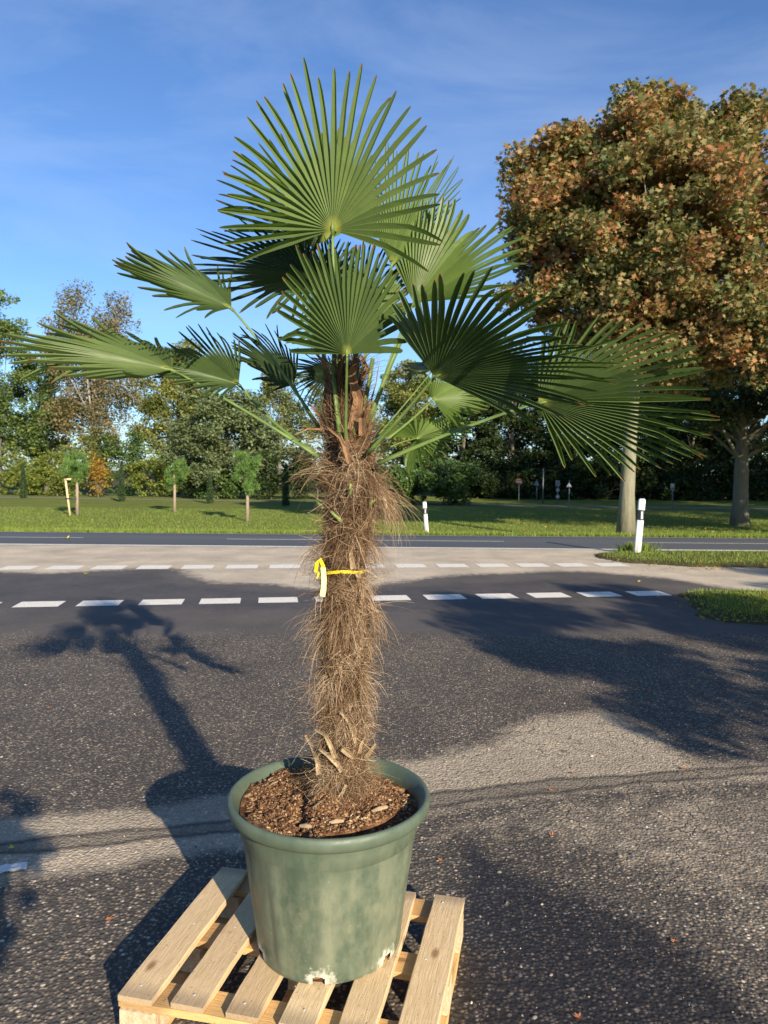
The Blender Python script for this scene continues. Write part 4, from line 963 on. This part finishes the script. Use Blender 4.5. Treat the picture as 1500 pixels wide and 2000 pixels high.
# leaves -------------------------------------------------------------------
def frond(H, dH, c, l, r, base, A=105, N=33, mat='frond', rs=.48, fold=.5, droop=.03, mid=None, prof=.22, rad=.0050, dbase=None, lp=1.0, cupv=0.0, wid=1.0, AL=None, AR=None, bendtip=0.0, phi=11, label=None):
    """H pixel of the stalk end at depth dH; c,l,r = (dx,dy,ddepth) displacement in photo pixels and metres to the tip of the centre / left / right segments"""
    h = at(*H, dH)
    def dv(q): return at(H[0]+q[0], H[1]+q[1], dH+q[2])-h
    c, l, r = dv(c), dv(l), dv(r)
    AL = AL or A; AR = AR or A
    nvec = (r-l).cross(c).normalized()
    V = []; F = []; AT = []; RN = []
    N1 = N
    ths = [math.radians(-AL+(AL+AR)*(i+.5)/N1) for i in range(N1)]; dl = math.radians((AL+AR)/N1)/2
    Amax = math.radians(max(AL, AR))
    def D(t):
        s_ = r if t > 0 else l; return c*math.cos(t)+s_*abs(math.sin(t))
    for i, th in enumerate(ths):
        ln = (1-prof*(abs(th)/Amax)**2.2)*random.uniform(.955, 1.03)
        if abs(abs(th)-Amax) < dl*3: ln *= random.uniform(.8, .93)
        sp = rs*random.uniform(.93, 1.07)*(1-.3*abs(th)/Amax)
        a, b, m = D(th-dl), D(th+dl), D(th); tws = random.uniform(-.5, .5); tdev = random.gauss(0, .022); kink = random.uniform(.03, .11) if random.random() < .10 else 0.0; bnd2 = random.gauss(0, .02)
        T = (b-a); nloc = T.cross(m); nloc = nloc.normalized() if nloc.length > 1e-9 else nvec
        ts = [.015, sp*.35, sp*.7, sp, sp+(ln-sp)*.25, sp+(ln-sp)*.5, sp+(ln-sp)*.75, sp+(ln-sp)*.93, ln]
        b0 = len(V); base_w = T.length*sp/2
        for j, t_ in enumerate(ts):
            q2 = max(0, (t_-sp)/(ln-sp)) if ln > sp else 0
            if t_ <= sp: hw = T.length*t_/2; depth = hw*1.5*fold*2
            else:   # past the split each leaflet folds shut along its rib and narrows
                w_ = base_w*1.85*wid*(1.0-.20*q2-.45*max(0, (q2-.8)/.2)**1.6) if q2 < 1 else base_w*.42
                ph_ = math.radians(54+phi*min(1, q2*1.6)); hw = w_*math.cos(ph_); depth = w_*math.sin(ph_)*min(1.2, fold*2)
            Td = T.normalized()
            ctr = h+m*t_-Vector((0, 0, 1))*(droop*t_**2.2+kink*max(0, q2-.45)**1.5)-nvec*(bnd2*q2*q2)+Td*(tdev*q2*q2*c.length)+nvec*(cupv*t_*t_)
            V += [ctr-Td*hw, ctr-nloc*depth+Td*hw*(.42+tws*q2*.7), ctr+Td*hw]
            AT += [t_/ln]*3; RN += [random.random()*.15+(i*7919 % 13)/13*.85]*3
        for j in range(len(ts)-1):
            p = b0+j*3
            F += [(p, p+1, p+4, p+3), (p+1, p+2, p+5, p+4)]
    o = mk('frond', V, F, M[mat], palm, attrs=dict(along=AT, rnd=RN))
    if label: o['label'] = label
    bp = at(base[0], base[1], base[2] if len(base) > 2 else TY)
    if mid is None: mid_ = bp.lerp(h, .5)-Vector((0, 0, .0))
    else: mid_ = at(mid[0], mid[1], (bp.y+h.y)/2 if len(mid) < 3 else mid[2])
    P = []
    for i in range(11):
        t_ = i/10; k0, k1, k2 = 2*(t_-.5)*(t_-1), 4*t_*(1-t_), 2*t_*(t_-.5); P.append(bp*k0+mid_*k1+h*k2)
    mb = MB(); mb.tube(P, [rad*1.3-(rad*.6)*(i/10)**.7 for i in range(11)], 8, flat=.62)
    mb.tube([h-(P[-1]-P[-2])*.3, h+c*.02, h+c*.055], [rad*1.05, rad*1.1, rad*.2], 7, flat=.6)
    mb.build('petiole', M['petiole'], o, smooth=True)
    return o
# (order: from the back to the front)
frond((640, 470), 2.50, (-130, -215, .05), (-190, 40, -.05), (180, -120, .05), (680, 740, 2.2), A=95, N=32, mat='frond', label='leaf half hidden behind the topmost fan')
frond((765, 520), 2.48, (80, -225, .05), (-120, -150, .1), (130, -60, -.02), (700, 760, 2.2), A=75, N=30, mat='frond_pale', mid=(728, 640), label='pale see-through leaf behind the topmost fan')
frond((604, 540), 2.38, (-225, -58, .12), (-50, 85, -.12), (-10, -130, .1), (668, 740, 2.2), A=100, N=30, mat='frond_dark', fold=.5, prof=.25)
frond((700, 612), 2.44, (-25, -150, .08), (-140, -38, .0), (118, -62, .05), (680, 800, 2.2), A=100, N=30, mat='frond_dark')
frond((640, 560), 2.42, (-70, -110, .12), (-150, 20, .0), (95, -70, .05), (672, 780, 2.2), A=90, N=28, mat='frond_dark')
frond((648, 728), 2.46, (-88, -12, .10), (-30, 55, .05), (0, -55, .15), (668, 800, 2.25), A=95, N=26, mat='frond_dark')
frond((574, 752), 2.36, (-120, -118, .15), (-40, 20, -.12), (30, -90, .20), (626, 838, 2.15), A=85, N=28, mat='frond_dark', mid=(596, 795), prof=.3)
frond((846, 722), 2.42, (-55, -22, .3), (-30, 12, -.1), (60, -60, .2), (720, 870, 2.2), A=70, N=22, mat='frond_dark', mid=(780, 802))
frond((700, 645), 2.38, (60, -140, .15), (-172, 0, -.02), (125, -75, .05), (682, 800, 2.2), A=105, N=30, mat='frond_pale', label='pale leaf spreading behind the central front fan')
frond((808, 592), 2.40, (120, -170, -.05), (-70, -160, .18), (195, -30, -.10), (722, 850, 2.2), A=92, N=34, mat='frond_pale', mid=(756, 720), prof=.10, rs=.6, phi=4, label='upright leaf at upper right with bright right half')
frond((845, 781), 2.38, (95, -42, .1), (-30, -80, .15), (60, 55, -.1), (722, 880, 2.2), A=95, N=30, mat='frond_pale', mid=(785, 835))
frond((815, 856), 2.33, (118, -48, .10), (-88, -50, .08), (20, 45, .15), (726, 895, 2.2), A=125, N=30, mat='frond_pale', mid=(770, 870), prof=.1, label='small pale round leaf low at the right of the trunk')
# left side
frond((452, 602), 2.16, (-218, -118, -.10), (-60, 12, -.30), (5, -78, .28), (626, 838, 2.14), A=88, N=32, mat='frond_mid', mid=(535, 705), prof=.22, rs=.5, label='upper left leaf held out sideways')
frond((466, 750), 2.20, (-158, -58, .02), (-50, 10, -.28), (0, -125, .24), (610, 880, 2.08), A=95, N=30, mat='frond_mid', mid=(532, 822), prof=.1, label='left leaf with black-shaded upright segments')
frond((336, 722), 2.06, (-302, -87, -.06), (-110, 26, -.30), (25, -78, .26), (622, 892, 2.03), A=88, N=31, mat='frond', mid=(475, 800), prof=.2, rs=.52, label='longest leaf reaching out to the far left')
# top fan
frond((650, 450), 2.12, (2, -372, -.05), (-240, -10, .03), (228, -12, .03), (676, 800, 2.12), A=104, N=31, mat='frond', mid=(657, 620), prof=.06, rs=.46, rad=.0062, cupv=-.05, label='topmost big fan leaf standing upright')
# front centre
frond((678, 692), 1.86, (-16, -232, .05), (-146, -66, .00), (132, -72, .03), (675, 868, 2.01), A=104, N=30, mat='frond_mid', prof=.10, mid=(676, 780), rs=.62, phi=5, fold=.65, label='central fan leaf facing the camera')
# right side
frond((1052, 786), 1.96, (330, -20, -.20), (62, -196, -.02), (112, 132, .04), (738, 905, 2.03), A=102, N=37, mat='frond_mid', mid=(900, 838), prof=.08, rs=.52, phi=6, fold=.6, rad=.0062, label='far right fan leaf')
frond((849, 736), 1.90, (262, -112, -.30), (-92, -192, -.12), (228, 66, -.15), (716, 888, 2.02), A=100, N=36, mat='frond_mid', mid=(785, 812), prof=.08, rs=.58, phi=5, fold=.6, rad=.0062, label='dark right front fan leaf')
# young stalks in the crown
for pts in [[(664, 850, 2.05), (656, 780, 2.06), (650, 715, 2.08)], [(694, 850, 2.06), (693, 780, 2.08), (696, 690, 2.10)], [(650, 850, 2.10), (640, 790, 2.12), (632, 690, 2.16)], [(690, 850), (712, 790), (722, 740), (728, 700)], [(705, 860), (733, 790), (762, 715), (790, 650)], [(660, 840, 2.14), (655, 760, 2.14), (652, 690, 2.14)], [(672, 830, 2.16), (668, 740, 2.16), (667, 660, 2.16)]]:
    mb = MB(); mb.tube(A3(pts), [.009, .008, .0075, .007][:len(pts)], 8, flat=.6); mb.build('petiole', M['petiole'], palm, smooth=True)
strap(A3([(680, 760, 2.1), (672, 660, 2.12), (668, 560, 2.14)]), [.016, .018, .004], M['frond'], 'spear_leaf', palm, .006)

# yellow strap round the trunk
tie = thing('yellow_strap', 'thin yellow plastic strap tied round the palm trunk with hanging ends', 'strap', (axis[7].x, TY, zr(1112)))
pts = []
for i in range(49):
    a = 2*math.pi*i/48; r = float(trd(zr(1112)))*1.03; x_ = float(tax(zr(1112)))
    pts.append((x_+r*math.cos(a), TY+r*math.sin(a), zr(1113)+.003*math.sin(a*3)+.002*math.cos(a)))
V = []; F = []
for p in pts: 
    q = Vector((p[0]-axis[7].x, p[1]-TY, 0)).normalized()*.0015
    for dz, s_ in ((-.0042, 0), (.0042, 0), (.0042, 1), (-.0042, 1)): V.append((p[0]+q.x*s_, p[1]+q.y*s_, p[2]+dz))
for i in range(48):
    for k in range(4): F.append((i*4+k, i*4+(k+1) % 4, i*4+4+(k+1) % 4, i*4+4+k))
mk('band', V, F, M['yellow'], tie)
fr = TY-.105
strap([at(617, 1118, fr), at(619, 1100, fr-.008), at(626, 1093, fr-.014), at(631, 1105, fr-.016), at(632, 1118, fr-.014)], [.009, .011, .011, .011, .011], M['yellow'], 'loop', tie, .001, side=Vector((.2, 1, .0)), cup=.05)
strap([at(631, 1108, fr-.017), at(633, 1130, fr-.017), at(632, 1150, fr-.015), at(630, 1165, fr-.013)], [.014, .014, .015, .015], M['paleyellow'], 'hanging_end', tie, .001, side=Vector((.15, 1, 0)), cup=.05)
strap([at(628, 1112, fr-.004), at(622, 1122, fr-.006), at(619, 1130, fr-.006)], [.008, .006, .003], M['yellow'], 'loose_end', tie, .001, side=Vector((0, 1, 0)), cup=.05)

# ------------------------------------------------------------------ things on the ground
def fallen(label, px, py, size, mat, rot=0, curlz=.3, name='fallen_leaf', cat='leaf', grp='fallen leaves on the asphalt'):
    p = G(px, py); ang = np.array([0, 26, 52, 80, 112, 150, 180, 210, 248, 280, 308, 334])*np.pi/180; rad_ = np.array([1, .5, .9, .42, .7, .4, .55, .4, .7, .42, .9, .5])*size/2
    V = [(0, 0, .004)]+[(rad_[k]*math.cos(ang[k]+rot), rad_[k]*math.sin(ang[k]+rot)*.85, .004+curlz*rad_[k]*random.uniform(.2, 1.0)) for k in range(12)]
    V = [(p.x+a_, p.y+b_, c_) for a_, b_, c_ in V]; F = [(0, k+1, (k+1) % 12+1) for k in range(12)]
    t = thing(name, label, cat, (p.x, p.y, 0), grp) if False else None
    o = mk(name, [(v[0]-p.x, v[1]-p.y, v[2]) for v in V], F, mat, local=True); o.location = (p.x, p.y, 0)
    return tag(o, label, cat, grp)
fallen('reddish brown curled leaf on the pale worn asphalt right of the pot', 1078, 1634, .045, M['deadleaf'], .4, .9)
fallen('orange brown leaf close beside the pot on the right', 860, 1683, .035, M['deadleaf'], 1.2, .5)
fallen('brown leaf lowest in the dark area at the right', 1318, 1842, .035, M['deadleaf'], 2.2, .6)
fallen('small orange leaf lying on the repaired seam at right', 1335, 1504, .045, M['deadleaf'], .2, .8)
fallen('pink brown leaf in the tree shadow at right', 1265, 1349, .055, M['deadleaf'], .9, .7)
fallen('orange leaf on the asphalt left of the pallet', 212, 1798, .04, M['deadleaf'], .3, .4)
fallen('pinkish leaf in the sunlit asphalt left of the palm shadow', 96, 1384, .055, M['deadleaf'], .1, .3)
fallen('bright yellow green leaf beyond the near dashed line at left', 166, 1122, .10, M['yleaf'], .4, .9)
fallen('dry yellow leaf on the main road at left', 131, 1052, .16, M['yleaf'], .4, .9)
fallen('yellow leaf on the dark smooth asphalt at right', 1248, 1137, .09, M['yleaf'], .4, .6)
fallen('small brown leaf above the far seam near the pot rim', 1120, 1512, .03, M['deadleaf'], 1.4, .5)
fallen('dark red leaf on the pale seam right of the pot', 1078, 1546, .04, M['deadleaf'], 2.4, .5)
fallen('small dark leaf at the bottom right corner', 1130, 1990, .04, M['deadleaf'], 2.0, .5)
fallen('tan leaf at the left on the repaired seam', 22, 1658, .04, M['yleaf'], 2.0, .4)
# crumpled paper at the left edge
p = G(20, 1700); V = []; F = []; n1, n2 = 8, 5
for i in range(n1+1):
    for j in range(n2+1): V.append(((i/n1-.5)*.115, (j/n2-.5)*.055, .006+.014*abs(mn.noise((i*.9, j*1.1, 2)))+.002))
for i in range(n1):
    for j in range(n2): q = i*(n2+1)+j; F.append((q, q+n2+1, q+n2+2, q+1))
o = mk('paper_scrap', V, F, M['paper'], local=True); o.location = (p.x, p.y, 0); o.rotation_euler = (0, 0, .35)
tag(o, 'crumpled white paper scrap on the asphalt at the left edge', 'litter')
# loose pebbles
n = 2600; Y = 1.5+rng.random(n)**1.4*5.5; X = rng.uniform(-.6, .6, n)*(Y+.4)
s = (rng.gamma(2.0, .0011, n)+.0011)[:, None]*1.0; ph = np.array([(1, 0, 0), (.4, .8, 0), (-.6, .7, 0), (-1, -.1, 0), (-.3, -.8, 0), (.7, -.6, 0)])
V = np.empty((n, 13, 3)); C = np.stack([X, Y, np.full(n, .0)], 1)
ra = rng.uniform(0, 6.28, n); ca, sa = np.cos(ra), np.sin(ra)
for k in range(6):
    q = ph[k]*rng.uniform(.8, 1.3, (n, 1)); qx = q[:, 0]*ca-q[:, 1]*sa*.7; qy = q[:, 0]*sa+q[:, 1]*ca*.7
    V[:, k] = C+np.stack([qx, qy, np.full(n, -.05)], 1)*s; V[:, 6+k] = C+np.stack([qx*.75, qy*.75, np.full(n, .55)], 1)*s
V[:, 12] = C+np.array([0, 0, .8])*s
T = [(k, (k+1) % 6, 6+(k+1) % 6) for k in range(6)]+[(k, 6+(k+1) % 6, 6+k) for k in range(6)]+[(6+k, 6+(k+1) % 6, 12) for k in range(6)]
F = (np.arange(n)[:, None, None]*13+np.array(T)[None]).reshape(-1, 3)
M['pebble'] = leaf_mat('pebble', [(0, (.07, .068, .068)), (.5, (.16, .15, .14)), (.85, (.24, .19, .14)), (1, (.45, .41, .35))], 0, .7, .3)
tag(mk('loose_grit', V.reshape(-1, 3), F, M['pebble'], fattrs=dict(rnd=np.repeat(rng.random(n), 18)), kind='stuff'), 'loose grit and small stones on the forecourt', 'grit')
# leaf litter on lawn and verges
n = 1100; Y = np.concatenate([rng.uniform(18.5, 38, 700), rng.uniform(11, 13, 160), rng.uniform(7.2, 8.9, 240)]); X = np.concatenate([rng.uniform(-3, 16, 700), rng.uniform(3.8, 7, 160), rng.uniform(3.2, 5, 240)])
P = np.stack([X, Y, gz(Y)+np.where(Y > 17, .05, .055)], 1); V, F = leaf_array(P, np.where(Y > 17, .11, .05), aspect=.8, up=1.5)
tag(mk('leaf_litter', V, F, L_gold, kind='stuff', fattrs=dict(rnd=rng.random(n))), 'scattered yellow and brown leaves on the grass', 'leaf litter')

# ------------------------------------------------------------------ trees behind the camera whose shade falls on the forecourt
for k, (lb, x_, y_, h_, r_, nl) in enumerate([
    ('young leafy tree left of its row, behind the camera at right', 6.15, -2.2, 4.9, 1.45, 17000),
    ('young leafy tree in the middle of its row behind the camera at right', 8.6, -2.4, 5.4, 1.7, 18000),
    ('young leafy tree at the far end of its row behind the camera at right', 12.0, -2.0, 5.6, 1.9, 18000)]):
    lo = [(x_, y_, h_*.58, r_, r_, h_*.36), (x_+.2, y_, h_*.82, r_*.55, r_*.55, h_*.2), (x_-.3, y_, h_*.3, r_*.95, r_*.9, h_*.26)]
    make_tree('young_tree', lb, 'tree', x_, y_, lo, 80, int(nl*1.35), .40, .12, L_green, M['bark'], .09, h_*.9, group='young trees in a row behind the camera', nbr=40, shell=.35, fork=.15, edge=.1, zb=0.)
# potted shrub added unseen behind the camera to cast the shadow at left
x_, y_ = .30, -.86
t = make_tree('shadow_shrub', 'ball-headed shrub on a bare stem, added behind the camera to cast a shadow', 'shrub', x_, y_, [(x_-.02, y_, 1.56, .24, .24, .25)], 50, 5200, .09, .05, L_laurel, M['bark'], .018, 1.5, nbr=14, shell=.3, fork=.8, edge=.03, zb=.30)
mb = MB(); mb.lathe([(.0001, .0), (.13, 0), (.165, .28), (.175, .285), (.178, .31), (.165, .312), (.155, .29), (.0001, .285)], (x_, y_, 0), 32); 
o = mb.build('shadow_shrub_pot', simple('terracotta_pot', (.30, .13, .07), .8, .15, 10), smooth=True); tag(o, 'small terracotta pot of the shrub added behind the camera for its shadow', 'plant pot')
